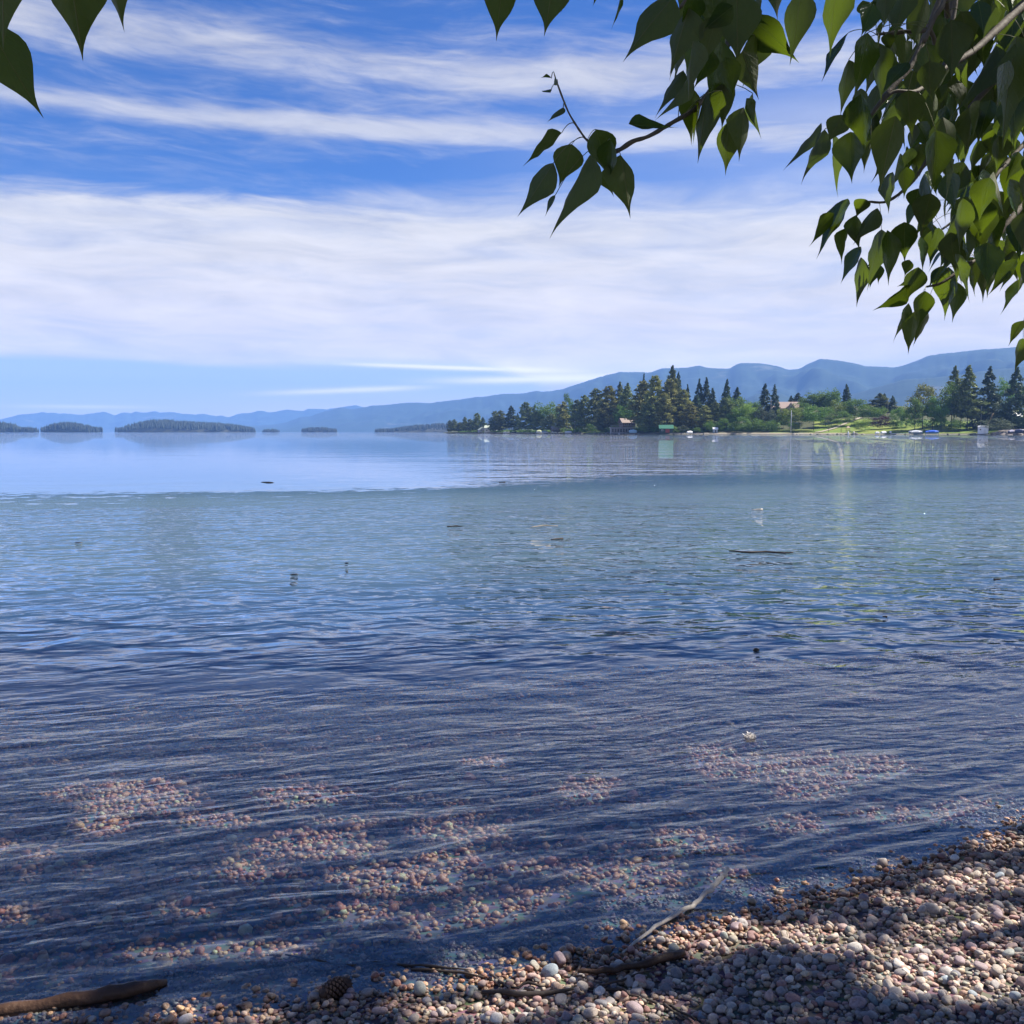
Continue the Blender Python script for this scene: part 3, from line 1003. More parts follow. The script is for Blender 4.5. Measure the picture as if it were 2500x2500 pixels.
def place_leaf(B, T, wpx, dist, under, k=None, wreal=None):
    """B, T world points of leaf base and tip"""
    ax = T - B
    ax = ax * 1.06; L = ax.length
    wreal = wreal * 1.02
    y = ax.normalized()
    view = (B - Vector((0, 0, CAMZ))).normalized()
    zc = (-view - y * (-view).dot(y)).normalized()           # towards the camera, across the leaf
    want = min(0.97, max(0.12, wreal / (L * 0.62)))
    ang = math.acos(want) * random.choice((-1, 1))
    z = (Matrix.Rotation(ang, 3, y) @ zc)
    if under:
        z = -z
    x = y.cross(z)
    s = 1.0 if wreal / (L * 0.62) <= 0.97 else wreal / (L * 0.62)
    M = Matrix((( x.x * L * s, y.x * L, z.x * L, B.x), (x.y * L * s, y.y * L, z.y * L, B.y), (x.z * L * s, y.z * L, z.z * L, B.z), (0, 0, 0, 1)))
    o = bpy.data.objects.new('leaf', random.choice(LEAVES) if k is None else LEAVES[k])
    COL.objects.link(o)
    o.parent = tree
    o.matrix_local = TI @ M
    nleaf[0] += 1
    return o


def zone_dist(x, y):
    if x < 400: return 0.82
    if x < 1400: return 1.32
    if x < 1960: return 1.30
    return 1.42 + 0.75 * min(1, max(0, (y - 250) / 400))


# bx, by, tx, ty, width, side (t = upper side seen, u = underside seen)
LV = [(1228, -60, 1210, 92, 78, 'u'), (1350, -62, 1330, 78, 92, 'u'), (1388, -40, 1375, 33, 30, 'u'), (1470, -22, 1446, 14, 7, 't'), (1518, -25, 1498, 75, 10, 't'),
      (1645, -8, 1525, 138, 92, 'u'), (1682, 20, 1631, 168, 62, 'u'), (1658, 110, 1645, 205, 20, 'u'), (1692, 100, 1672, 235, 32, 'u'), (1668, 172, 1599, 280, 42, 'u'),
      (1684, 185, 1613, 298, 34, 'u'), (1762, 98, 1730, 288, 88, 't'), (1790, 15, 1712, 78, 56, 't'), (1800, -25, 1800, 150, 120, 'u'), (1832, 44, 1950, 136, 76, 't'),
      (1956, -22, 1933, 150, 72, 'u'), (1888, -75, 1895, 46, 54, 'u'), (1858, -12, 1832, 38, 20, 'u'), (1842, 85, 1838, 178, 32, 'u'), (1812, 125, 1848, 238, 62, 'u'),
      (1838, 228, 1853, 334, 24, 't'), (1692, 220, 1685, 348, 52, 'u'), (1706, 248, 1695, 354, 20, 't'), (1726, 228, 1700, 388, 44, 'u'), (1778, 298, 1771, 421, 64, 'u'),
      (1782, 195, 1765, 312, 46, 'u'), (1816, 262, 1813, 384, 46, 'u'), (1822, 240, 1842, 312, 30, 't'), (1762, 222, 1742, 286, 42, 't'), (1750, 40, 1715, 160, 60, 'u'),
      (1735, 120, 1700, 215, 45, 't'), (1770, 140, 1790, 240, 60, 't'), (1700, -20, 1660, 90, 50, 't'), (1740, -40, 1745, 90, 70, 't'),
      (2045, -45, 2022, 132, 76, 'u'), (2072, 79, 2006, 192, 14, 't'), (2072, 146, 2049, 275, 38, 'u'), (2132, 12, 2103, 86, 56, 't'), (2118, 80, 2088, 242, 58, 't'),
      (2162, -42, 2162, 64, 46, 'u'), (2212, -32, 2181, 88, 50, 'u'), (2262, -12, 2228, 112, 56, 'u'), (2165, 83, 2171, 128, 32, 'u'), (2146, 112, 2150, 246, 50, 'u'),
      (2183, 128, 2150, 208, 20, 't'), (2216, 152, 2153, 224, 36, 't'), (2228, 103, 2206, 162, 24, 'u'), (2263, 108, 2273, 205, 56, 't'), (2322, 48, 2330, 192, 86, 'u'),
      (2347, 28, 2373, 122, 62, 'u'), (2400, -12, 2405, 48, 28, 't'), (2388, 2, 2403, 82, 46, 't'), (2270, 148, 2270, 242, 66, 'u'), (2217, 220, 2225, 332, 72, 'u'),
      (2187, 283, 2144, 462, 78, 'u'), (2102, 230, 2118, 364, 56, 't'), (2034, 328, 2028, 476, 24, 'u'), (2056, 280, 2022, 348, 56, 'u'), (2076, 322, 2081, 443, 70, 't'),
      (2005, 300, 1920, 412, 18, 'u'), (2013, 316, 1947, 438, 44, 'u'), (2127, 342, 2107, 418, 26, 'u'), (2284, 318, 2283, 464, 66, 't'), (2224, 360, 2206, 408, 30, 'u'),
      (2180, 420, 2172, 500, 30, 't'), (2212, 408, 2208, 482, 36, 't'), (2432, 112, 2340, 292, 62, 'u'), (2482, 88, 2440, 352, 92, 'u'), (2476, 106, 2424, 176, 20, 'u'),
      (2456, 138, 2437, 264, 36, 't'),
      (2070, 485, 1996, 624, 46, 't'), (2036, 520, 1981, 600, 38, 'u'), (2069, 556, 2048, 640, 26, 'u'), (2112, 486, 2090, 530, 40, 'u'), (2090, 525, 2093, 610, 38, 'u'),
      (2102, 602, 2053, 687, 28, 't'), (2142, 508, 2084, 592, 42, 'u'), (2152, 560, 2120, 702, 52, 'u'), (2102, 628, 2088, 744, 32, 'u'), (2132, 638, 2120, 702, 30, 't'),
      (2142, 640, 2139, 694, 16, 't'), (2166, 562, 2165, 690, 38, 't'), (2208, 542, 2208, 636, 64, 't'), (2174, 423, 2176, 516, 26, 't'), (2242, 460, 2232, 522, 52, 't'),
      (2272, 472, 2250, 576, 64, 'u'), (2292, 556, 2272, 646, 46, 't'), (2246, 578, 2250, 668, 26, 't'), (2302, 613, 2264, 665, 9, 't'), (2322, 576, 2308, 656, 42, 'u'),
      (2337, 586, 2333, 687, 40, 'u'), (2220, 634, 2208, 674, 28, 'u'), (2242, 652, 2216, 732, 52, 'u'), (2238, 678, 2192, 698, 22, 'u'), (2220, 696, 2143, 760, 32, 't'),
      (2258, 710, 2240, 802, 52, 't'), (2218, 740, 2178, 832, 28, 't'), (2263, 752, 2238, 842, 40, 'u'), (2231, 772, 2217, 861, 32, 'u'), (2307, 648, 2267, 702, 24, 't'),
      (2316, 652, 2310, 775, 62, 't'), (2336, 688, 2328, 782, 46, 't'), (2366, 627, 2371, 720, 36, 't'), (2351, 637, 2345, 697, 14, 'u'), (2412, 612, 2396, 732, 46, 'u'),
      (2422, 617, 2410, 722, 46, 'u'), (2482, 632, 2424, 722, 36, 't'), (2502, 677, 2447, 768, 32, 't'), (2402, 485, 2392, 580, 62, 't'), (2416, 520, 2426, 619, 46, 't'),
      (2482, 546, 2478, 612, 38, 't'), (2506, 518, 2500, 622, 42, 'u'), (2498, 783, 2461, 843, 26, 'u'), (2498, 826, 2469, 907, 38, 'u'),
      (1456, 316, 1485, 431, 72, 't'), (1490, 342, 1492, 442, 50, 't'), (1515, 378, 1545, 518, 64, 'u'), (1456, 398, 1455, 473, 28, 'u'), (1480, 408, 1495, 476, 36, 'u'),
      (1396, 352, 1366, 452, 74, 'u'), (1440, 378, 1343, 568, 60, 'u'), (1351, 398, 1271, 523, 52, 'u'), (1356, 476, 1330, 526, 14, 't'), (1371, 325, 1281, 401, 27, 'u'),
      (1375, 262, 1338, 299, 17, 'u'), (1343, 226, 1322, 222, 10, 't'), (1346, 191, 1322, 186, 7, 't'), (1358, 208, 1354, 182, 7, 't'), (1535, 303, 1648, 316, 36, 't'),
      (0, -170, 15, 108, 130, 'u'), (-32, 55, 96, 278, 128, 'u'), (160, -130, 193, 131, 128, 'u'), (262, -90, 298, 69, 56, 'u')]
clus = {}
for (bx, by, tx, ty, w, sd_) in LV:
    d = zone_dist(bx, by) + random.uniform(-0.09, 0.09)
    Lpx = math.hypot(bx - tx, by - ty)
    B = atY(bx, by, d)
    T = atY(tx, ty, d + random.uniform(-0.012, 0.03))
    place_leaf(B, T, w, d, sd_ == 'u', None, w / F * d)
    clus[(bx, by)] = B

# twigs and boughs (real curves through the air)
def bough(name, pts, rad, n=7, label=None):
    if name == 'bough':                       # carry it on to the limb it grows from
        lt = LIMB_TIPS[0] if pts[-1].x < 1.05 else LIMB_TIPS[1]
        pts = list(pts) + [pts[-1].lerp(lt, 0.5) + Vector((0, 0, 0.12)), lt]
        rad = list(rad) + [max(rad[-1], 0.012), 0.02]
    P, Rr = [], []
    for i in range(len(pts) - 1):
        a = pts[max(i - 1, 0)]; b = pts[i]; c = pts[i + 1]; d_ = pts[min(i + 2, len(pts) - 1)]
        for k in range(5):
            t = k / 5
            P.append(0.5 * ((2 * b) + (c - a) * t + (2 * a - 5 * b + 4 * c - d_) * t * t + (3 * b - a - 3 * c + d_) * t ** 3))
            Rr.append(rad[i] * (1 - t) + rad[i + 1] * t)
    P.append(pts[-1]); Rr.append(rad[-1])
    P = [p - TRUNK for p in P]
    Rr = [r * random.uniform(0.85, 1.2) for r in Rr]
    o = MB().tube(P, Rr, n).build(name, M_BOUGH, tree, True)
    return [p + TRUNK for p in P]


LIMB_TIPS = [Vector((1.0, 2.0, 4.4)), Vector((2.9, 1.6, 3.4))]
allpts = []
def bp(x, y, d): return atY(x, y, d)
allpts += bough('bough', [bp(1428, 337, 1.33), bp(1470, 372, 1.33), bp(1507, 368, 1.33), bp(1545, 345, 1.33), bp(1585, 332, 1.34), bp(1644, 298, 1.36), bp(1700, 262, 1.38), bp(1752, 190, 1.40), bp(1790, 60, 1.45), bp(1850, -160, 1.6), bp(2100, -520, 1.9)],
                [0.0014, 0.002, 0.003, 0.0034, 0.0026, 0.0028, 0.0032, 0.0036, 0.0045, 0.006, 0.010])
allpts += bough('twig', [bp(1354, 183, 1.31), bp(1362, 208, 1.31), bp(1386, 270, 1.32), bp(1408, 308, 1.32), bp(1428, 337, 1.33)], [0.0007, 0.0011, 0.0012, 0.0013, 0.0016], 6)
allpts += bough('bough', [bp(2125, 284, 1.6), bp(2160, 235, 1.6), bp(2215, 172, 1.62), bp(2250, 108, 1.64), bp(2300, -10, 1.7), bp(2420, -300, 1.8)], [0.0022, 0.004, 0.0045, 0.0048, 0.006, 0.01])
allpts += bough('bough', [bp(2125, 284, 1.6), bp(2180, 225, 1.6), bp(2240, 222, 1.62), bp(2300, 170, 1.7), bp(2373, 127, 1.75), bp(2437, 70, 1.8), bp(2560, -40, 1.9), bp(2900, -300, 2.2)], [0.0016, 0.0026, 0.003, 0.0042, 0.0052, 0.0062, 0.009, 0.014])
allpts += bough('bough', [bp(2255, 104, 1.36), bp(2280, 45, 1.37), bp(2307, -5, 1.38), bp(2340, -160, 1.45)], [0.0024, 0.0032, 0.0036, 0.005])
allpts += bough('bough', [bp(2140, 84, 1.5), bp(2200, 78, 1.5), bp(2269, 70, 1.52), bp(2330, 20, 1.6)], [0.0018, 0.003, 0.0034, 0.004], 6)
allpts += bough('bough', [bp(2120, 492, 2.05), bp(2170, 490, 2.06), bp(2230, 440, 2.08), bp(2290, 350, 2.1), bp(2345, 292, 2.12), bp(2424, 200, 2.15), bp(2520, 110, 2.2), bp(2800, -100, 2.4)], [0.002, 0.0028, 0.0035, 0.0045, 0.0055, 0.007, 0.010, 0.016])
allpts += bough('bough', [bp(2262, 700, 2.12), bp(2300, 690, 2.12), bp(2350, 655, 2.14), bp(2410, 610, 2.2), bp(2480, 520, 2.25), bp(2600, 400, 2.4), bp(2900, 150, 2.7)], [0.002, 0.003, 0.004, 0.0045, 0.006, 0.009, 0.016])
allpts += bough('twig', [bp(2300, 560, 2.12), bp(2350, 520, 2.14), bp(2420, 440, 2.2), bp(2520, 330, 2.3)], [0.002, 0.003, 0.004, 0.006], 6)
allpts += bough('twig', [bp(2498, 800, 2.15), bp(2510, 760, 2.18), bp(2560, 640, 2.3), bp(2700, 500, 2.5)], [0.002, 0.003, 0.005, 0.008], 6)
allpts += bough('bough', [bp(1660, 20, 1.4), bp(1700, -30, 1.42), bp(1800, -110, 1.5), bp(1900, -260, 1.6)], [0.0018, 0.0026, 0.004, 0.006], 6)
allpts += bough('bough', [bp(-60, -60, 0.85), bp(60, -170, 0.9), bp(220, -200, 0.95), bp(600, -420, 1.1), bp(1200, -520, 1.4), bp(2100, -520, 1.9)], [0.003, 0.004, 0.005, 0.007, 0.009, 0.012])
allpts += bough('bough', [bp(1250, -110, 1.34), bp(1400, -130, 1.35), bp(1600, -200, 1.5), bp(1900, -260, 1.6)], [0.002, 0.003, 0.004, 0.006])

# fill leaves deeper inside the hanging mass
AP = np.array([p[:] for p in allpts])
def fill_poly(x, y):
    if x > 2100 and y < 300: return True
    if x > 2180 and y < 640 and y < 300 + (x - 2100) * 1.4: return True
    if 1660 < x < 1860 and y < 120: return True
    return False
tries = 0
NFILL = 294 - nleaf[0]
cnt = 0
fill = []
while cnt < NFILL:
    x, y = random.uniform(1660, 2530), random.uniform(-60, 640)
    if not fill_poly(x, y) or (x < 1900 and random.random() < 0.6):
        continue
    d = random.uniform(1.75, 2.6) if x > 1900 else random.uniform(1.4, 1.6)
    L = random.uniform(0.055, 0.092)
    B = atY(x, y, d)
    T = B + Vector((random.uniform(-0.45, 0.35), random.uniform(-0.3, 0.3), -1)).normalized() * L
    place_leaf(B, T, 0, d, random.random() < 0.55, None, L * 0.62 * random.uniform(0.3, 0.97))
    fill.append(B)
    cnt += 1
foli = []
fuv = []
FV, FF = [], []
cnt = 0
while cnt < 230:
    x, y = random.uniform(1680, 2560), random.uniform(-80, 600)
    if not (x > 2120 and y < 330 or x > 2230 and y < 560 and y < 300 + (x - 2150) * 1.2 or (1700 < x < 1830 and y < 60)):
        continue
    d = random.uniform(1.9, 3.1)
    L = random.uniform(0.065, 0.095)
    B = atY(x, y, d)
    yv = Vector((random.uniform(-0.5, 0.4), random.uniform(-0.4, 0.4), -1)).normalized()
    zv = yv.orthogonal().normalized()
    zv = Matrix.Rotation(random.uniform(0, 6.28), 3, yv) @ zv
    xv = yv.cross(zv)
    Mx = Matrix(((xv.x, yv.x, zv.x), (xv.y, yv.y, zv.y), (xv.z, yv.z, zv.z))) * L
    lm = random.choice(LEAVES)
    o_ = len(FV)
    FV.extend([tuple(Mx @ v.co + B - TRUNK) for v in lm.vertices])
    FF.extend([tuple(i + o_ for i in p.vertices) for p in lm.polygons])
    fuv.extend([tuple(q.uv) for q in lm.uv_layers[0].data])
    cnt += 1
me = bpy.data.meshes.new('foliage')
me.from_pydata(FV, [], FF)
uvl = me.uv_layers.new(name='UVMap')
uvl.data.foreach_set('uv', [c for q in fuv for c in q])
me.polygons.foreach_set('use_smooth', [True] * len(me.polygons))
me.materials.append(M_LEAF)
o = link('foliage', me, tree)
o['kind'] = 'stuff'
for B in list(clus.values()) + fill:
    dd = np.linalg.norm(AP - np.array(B[:]), axis=1)
    j = int(dd.argmin())
    if dd[j] < 0.085:
        Q = Vector(AP[j])
        mid = (B + Q) / 2 + Vector((0, 0, 0.18 * dd[j] + 0.004))
        pa_ = [(Q * (1 - t_) ** 2 + mid * 2 * t_ * (1 - t_) + B * t_ ** 2) - TRUNK for t_ in (0, .2, .4, .6, .8, 1)]
        petioles.tube(pa_, 0.00055, 4)
o = petioles.build('leaf_stalks', M_PET, tree, True)
o['kind'] = 'stuff'

# trunk and limbs (outside the picture, they carry the boughs)
MB().tube([(0, 0, -0.6), (0, 0, 0), (-0.05, 0.1, 2.2), (-0.3, 0.4, 5), (-0.3, 0.9, 9)], [0.5, 0.36, 0.29, 0.22, 0.10], 14, 0, 0.08).build('trunk', M_BARK, tree, True)
mb = MB()
for tgt, z0 in [((1.0, 2.0, 4.4), 2.4), ((2.9, 1.6, 3.4), 2.0), ((3.0, 5.0, 6.5), 3.6), ((0.5, 4.5, 6.8), 4.5), ((5.5, 5.0, 7.5), 4.2), ((7.5, 2.5, 7.0), 3.5), ((6.0, 8.0, 9.0), 5.0), ((-0.5, 1.5, 6.0), 4.0)]:
    a = Vector((-0.15, 0.25, z0)); b = Vector(tgt) - TRUNK
    m1 = a.lerp(b, 0.35) + Vector((0, 0, 0.5)); m2 = a.lerp(b, 0.7) + Vector((0.1, -0.1, 0.4))
    mb.tube([a, m1, m2, b], [0.13, 0.09, 0.055, 0.02], 7)
mb.build('limb', M_BARK, tree, True)

# the rest of the crown: unseen, shaped to throw the dappled shade; gaps are cut for each sunlit patch.
PATCH = [(1762, 2150, 34, 34), (1740, 1865, 60, 42), (1960, 1880, 270, 36), (1975, 1938, 100, 20), (300, 1955, 190, 40), (250, 2020, 65, 22), (60, 2080, 65, 20), (720, 1950, 95, 22), (520, 2012, 120, 13),
         (770, 2072, 155, 34), (600, 2132, 65, 24), (1115, 2035, 95, 22), (1700, 2060, 110, 22), (1950, 2020, 90, 18), (1430, 1935, 62, 24), (1540, 2150, 130, 40), (1340, 2195, 45, 18),
         (960, 2150, 175, 32), (1200, 2232, 80, 22), (1040, 2265, 42, 20), (880, 2238, 80, 18), (600, 2322, 180, 14), (2390, 1985, 150, 28), (2180, 1990, 90, 12), (1180, 1865, 60, 10), (1100, 2105, 90, 14),
         (360, 2335, 50, 16), (20, 2240, 60, 16), (1290, 2125, 60, 14), (460, 2230, 60, 10), (830, 2010, 60, 10),
         (1225, 2375, 165, 26), (1060, 2408, 90, 24), (1330, 2395, 90, 28), (1150, 2478, 130, 20), (1300, 2462, 60, 18), (1700, 2300, 105, 34), (1940, 2292, 140, 24), (1835, 2182, 55, 14), (1530, 2470, 110, 26), (1490, 2262, 45, 16),
         (2290, 2385, 190, 52), (2440, 2400, 80, 60), (2400, 2162, 130, 22), (2280, 2276, 90, 16), (2440, 2058, 70, 14), (1990, 2158, 95, 9), (2060, 2325, 60, 14), (2180, 2200, 45, 10), (60, 2482, 90, 16),
         (460, 2470, 70, 14), (1650, 2200, 50, 12), (2130, 2108, 50, 10), (1790, 2255, 50, 20), (2230, 2330, 90, 14), (640, 2492, 50, 10), (1560, 2205, 60, 8), (2330, 2230, 60, 8), (1140, 2330, 60, 10), (2460, 2250, 70, 16)]
PA = np.array(PATCH, float)


def in_patch(G):
    px, py, dp = proj(G)
    mrg = F * 0.030 / np.maximum(dp, 1)
    q = ((px[:, None] - PA[:, 0]) / (PA[:, 2] + mrg[:, None])) ** 2 + ((py[:, None] - PA[:, 1]) / (PA[:, 3] + mrg[:, None] * 0.4)) ** 2
    j = rng.uniform(0.8, 1.1, len(px))
    return (q.min(1) < j) & (dp > 0.5)


Ld = np.array(SUND[:])
NC = 9500
gxs = rng.uniform(-5.2, 6.0, NC)
gys = rng.uniform(-0.5, 1, NC) ** 1 * 0 + rng.uniform(-0.8, 12.0, NC)
far_ok = rng.uniform(0, 1, NC) > np.clip((gys - 7.5) / 4.5, 0, 0.97) ** 0.7
gxs, gys = gxs[far_ok], gys[far_ok]
zc = rng.uniform(4.4, 7.8, len(gxs))
cc = np.stack([gxs, gys, np.zeros_like(gxs)], 1)
t = zc / Ld[2]
cc = cc + Ld * t[:, None]
zmin = CAMZ + 0.47 * np.maximum(cc[:, 1], 0) + 0.5
lift = np.maximum(0, zmin - cc[:, 2]) / max(Ld[2] - 0.47 * Ld[1], 0.1)
cc = cc + Ld * lift[:, None]
NL = 17
P = np.repeat(cc, NL, 0) + rng.normal(0, 0.21, (len(cc) * NL, 3))
gz = np.where(P[:, 0] * 0 + 1 > 0, 0.03, 0)
tt = (P[:, 2] - gz) / Ld[2]
G = P - Ld * tt[:, None]
# the depth of the bed below the water
G2 = G.copy()
hb = np.minimum(ground_h(G[:, 0], G[:, 1]), 0.12)
tt = (P[:, 2] - hb) / Ld[2]
G2 = P - Ld * tt[:, None]
vis = ~in_patch(G2)
qx, qy, qd = proj(P)
vis &= ~((qd > 0.2) & (qx > -40) & (qx < 2540) & (qy > -40) & (qy < 2540))
# crown leaves are left out so some of the hanging leaves catch the sun
lc = np.array([b_[:] for k_, b_ in clus.items() if (k_[1] > 330 and k_[0] > 1960)])
lc = np.concatenate([lc[rng.choice(len(lc), 22, replace=False)], np.array([b_[:] for b_ in fill])[rng.choice(len(fill), 12, replace=False)],
                     np.array([b_[:] for k_, b_ in clus.items() if 1600 < k_[0] < 1960])[::9]])
for q_ in lc:
    w_ = P - (q_ - np.array([0, 0, 0.04]))
    t_ = w_ @ Ld
    dist_ = np.linalg.norm(w_ - t_[:, None] * Ld, axis=1)
    vis &= ~((t_ > 0) & (dist_ < 0.085))
P = P[vis]
NB_ = 1900  # unseen leaf clumps behind the camera, added to keep sky light off the beach
bx_ = rng.uniform(-9, 11, NB_); by_ = rng.uniform(-9, 0.5, NB_); bz_ = rng.uniform(1.0, 9.5, NB_)
ok_ = (np.hypot(bx_, by_) > 3.0) & ((by_ < -1.2) | (bz_ > 4.5))
Q_ = np.repeat(np.stack([bx_, by_, bz_], 1)[ok_], 15, 0)
Q_ = Q_ + rng.normal(0, 0.26, Q_.shape)
hbq = np.full(len(Q_), 0.1)
for _ in range(2):
    Gq = Q_ - Ld * ((Q_[:, 2] - hbq) / Ld[2])[:, None]
    hbq = np.minimum(ground_h(Gq[:, 0], Gq[:, 1]), 0.12)
Q_ = Q_[~in_patch(Gq)]
nk = 190
near_ = np.repeat(np.stack([rng.uniform(0.8, 4.2, nk), rng.uniform(1.4, 4.0, nk), rng.uniform(2.3, 4.6, nk)], 1), 10, 0)
near_ = near_ + rng.normal(0, 0.16, near_.shape)
qx, qy, qd = proj(near_)
near_ = near_[~((qx > -140) & (qx < 2640) & (qy > -160) & (qy < 2640))]
hbq = np.full(len(near_), 0.1)
for _ in range(2):
    Gq = near_ - Ld * ((near_[:, 2] - hbq) / Ld[2])[:, None]
    hbq = np.minimum(ground_h(Gq[:, 0], Gq[:, 1]), 0.12)
near_ = near_[~in_patch(Gq)]
Q_ = np.concatenate([Q_, near_])
ok_ = np.ones(len(Q_), bool)
for q_ in lc:
    w_ = Q_ - (q_ - np.array([0, 0, 0.04]))
    t_ = w_ @ Ld
    ok_ &= ~((t_ > 0) & (np.linalg.norm(w_ - t_[:, None] * Ld, axis=1) < 0.085))
P = np.concatenate([P, Q_[ok_]])
n = len(P)
Ls = rng.uniform(0.095, 0.13, n)
Ls[n - int(ok_.sum()):] *= 0.85
dirs = np.stack([rng.normal(0, 0.55, n), rng.normal(0, 0.55, n), -np.ones(n) * 0.7], 1)
dirs /= np.linalg.norm(dirs, axis=1)[:, None]
nr = np.cross(dirs, rng.normal(size=(n, 3)))
nr /= np.linalg.norm(nr, axis=1)[:, None]
sdv = nr
B0 = P - dirs * Ls[:, None] / 2
v0 = B0
v1 = B0 + dirs * (Ls * 0.24)[:, None] + sdv * (Ls * 0.31)[:, None]
v1b = B0 + dirs * (Ls * 0.58)[:, None] + sdv * (Ls * 0.19)[:, None]
v2 = B0 + dirs * Ls[:, None]
v3b = B0 + dirs * (Ls * 0.58)[:, None] - sdv * (Ls * 0.19)[:, None]
v3 = B0 + dirs * (Ls * 0.24)[:, None] - sdv * (Ls * 0.31)[:, None]
V = np.stack([v0, v1, v1b, v2, v3b, v3], 1).reshape(-1, 3) - np.array(TRUNK[:])
q = np.arange(n * 6).reshape(-1, 6)
o = link('crown', np_mesh('crown', V, q, M_CANOPY, False, {'tone': ('FLOAT', np.repeat(rng.uniform(0, 1, n), 6))}), tree)  # also holds the light-blocking clumps added behind the camera
o['kind'] = 'stuff'

# ------------------------------------------------------------------ far shore: land
FS = [(1060, 1190), (1085, 1150), (1200, 980), (1400, 780), (1600, 660), (2000, 620), (2300, 575), (2500, 545), (2700, 520), (3200, 500)]
HH = [(1060, 1), (1085, 1.5), (1300, 3), (1500, 8), (1700, 13), (1900, 19), (2050, 21), (2180, 20), (2350, 15), (2500, 16), (3200, 20)]
fx, fy = zip(*FS)
hx, hy = zip(*HH)


def shoreY(px):
    return np.interp(px, fx, fy)


def land_h(px, o):
    px = np.asarray(px, float); o = np.asarray(o, float)
    Hh = np.interp(px, hx, hy)
    t = np.clip((o - 4) / 150.0, 0, 1)
    s = t * t * (3 - 2 * t) * 0.55 + t * 0.45
    bank = np.clip((o + 3) / 6, 0, 1) * 1.7 - 0.7
    endf = np.clip((px - 1078) / 30, 0, 1)
    return (bank + Hh * s) * endf - 0.4 * (1 - endf)


def lp(px, o, dz=0.0):
    """point on the far land: direction px of the photo, o metres behind the waterline"""
    Yd = float(shoreY(px)) + o
    x = (px - 1250) / F * Yd * CP
    return Vector((x, Yd, float(land_h(px, o)) + dz))


pxs = np.arange(1066, 3200, 6.0)
oo = np.concatenate([np.arange(-6, 12, 1.5), np.arange(12, 180, 4.0), np.array([200, 240, 300, 400])])
PX, OO = np.meshgrid(pxs, oo)
YY = np.interp(PX, fx, fy) + OO
XX = (PX - 1250) / F * YY * CP
ZZ = land_h(PX, OO) + (fbm(XX * 0.05, YY * 0.05, 4, 8) - 0.45) * 1.4 * np.clip(OO / 15, 0, 1)
ZZ = np.where(OO > 180, ZZ - (OO - 180) * 0.06, ZZ)
sandy = np.clip(1 - np.abs(OO - 1) / 3.5, 0, 1) * ((PX > 1700) & (PX < 2080))
lawn = ((PX > 1985) & (PX < 2210) & (OO < 70)) | ((PX > 2200) & (PX < 2450) & (OO < 75)) | ((PX > 1420) & (PX < 1475) & (OO < 30)) | ((PX > 1880) & (PX < 2010) & (OO < 25)) | ((PX > 2480) & (OO > 25))
rock = ((PX > 2435) & (OO < 30)) | (OO < 0.5)


def landm(ex):
    g = ex.n('ShaderNodeNewGeometry')
    n = ex.noise(g.outputs['Position'], 0.12, 5, 0.6)
    n2 = ex.noise(g.outputs['Position'], 0.9, 4, 0.6)
    la = ex.n('ShaderNodeAttribute', attribute_name='lawn').outputs['Fac']
    sa = ex.n('ShaderNodeAttribute', attribute_name='sand').outputs['Fac']
    ro = ex.n('ShaderNodeAttribute', attribute_name='rock').outputs['Fac']
    base = ex.mixc(n, (0.035, 0.05, 0.018), (0.10, 0.10, 0.05))
    lw = ex.mixc(ex.ss(n, 0.35, 0.65), (0.12, 0.19, 0.028), (0.21, 0.235, 0.05))
    c = ex.mixc(la, base, lw)
    c = ex.mixc(sa, c, ex.mixc(n2, (0.30, 0.25, 0.18), (0.42, 0.37, 0.28)))
    c = ex.mixc(ro, c, ex.mixc(n2, (0.10, 0.09, 0.08), (0.30, 0.26, 0.22)))
    return princ(ex, c, 0.9, 0.15)
M_LAND = mat('far shore land', landm)
tag(link('far_shore', grid_mesh('far_shore', XX, YY, ZZ, M_LAND, True,
     {'lawn': ('FLOAT', lawn.astype(float)), 'sand': ('FLOAT', sandy), 'rock': ('FLOAT', rock.astype(float))})), kind='structure')
M_PATH = plain('pale gravel', (0.36, 0.32, 0.23), 0.9, 0.15, 0.3)
pp = []
for k in range(25):
    t = k / 24
    px = 1990 + 118 * t
    o_ = 5 + 78 * t ** 1.15
    for so_ in (-3.4, 3.4):
        q_ = lp(px, o_ + so_)
        q_.z += 0.35 + (fbm(np.array([q_.x * 0.05]), np.array([q_.y * 0.05]), 4, 8)[0] - 0.45) * 1.4 * min(1, o_ / 15)
        pp.append(q_)
me = bpy.data.meshes.new('path')
me.from_pydata([p[:] for p in pp], [], [(2 * k, 2 * k + 1, 2 * k + 3, 2 * k + 2) for k in range(24)])
me.materials.append(M_PATH)
tag(link('path', me), kind='structure')

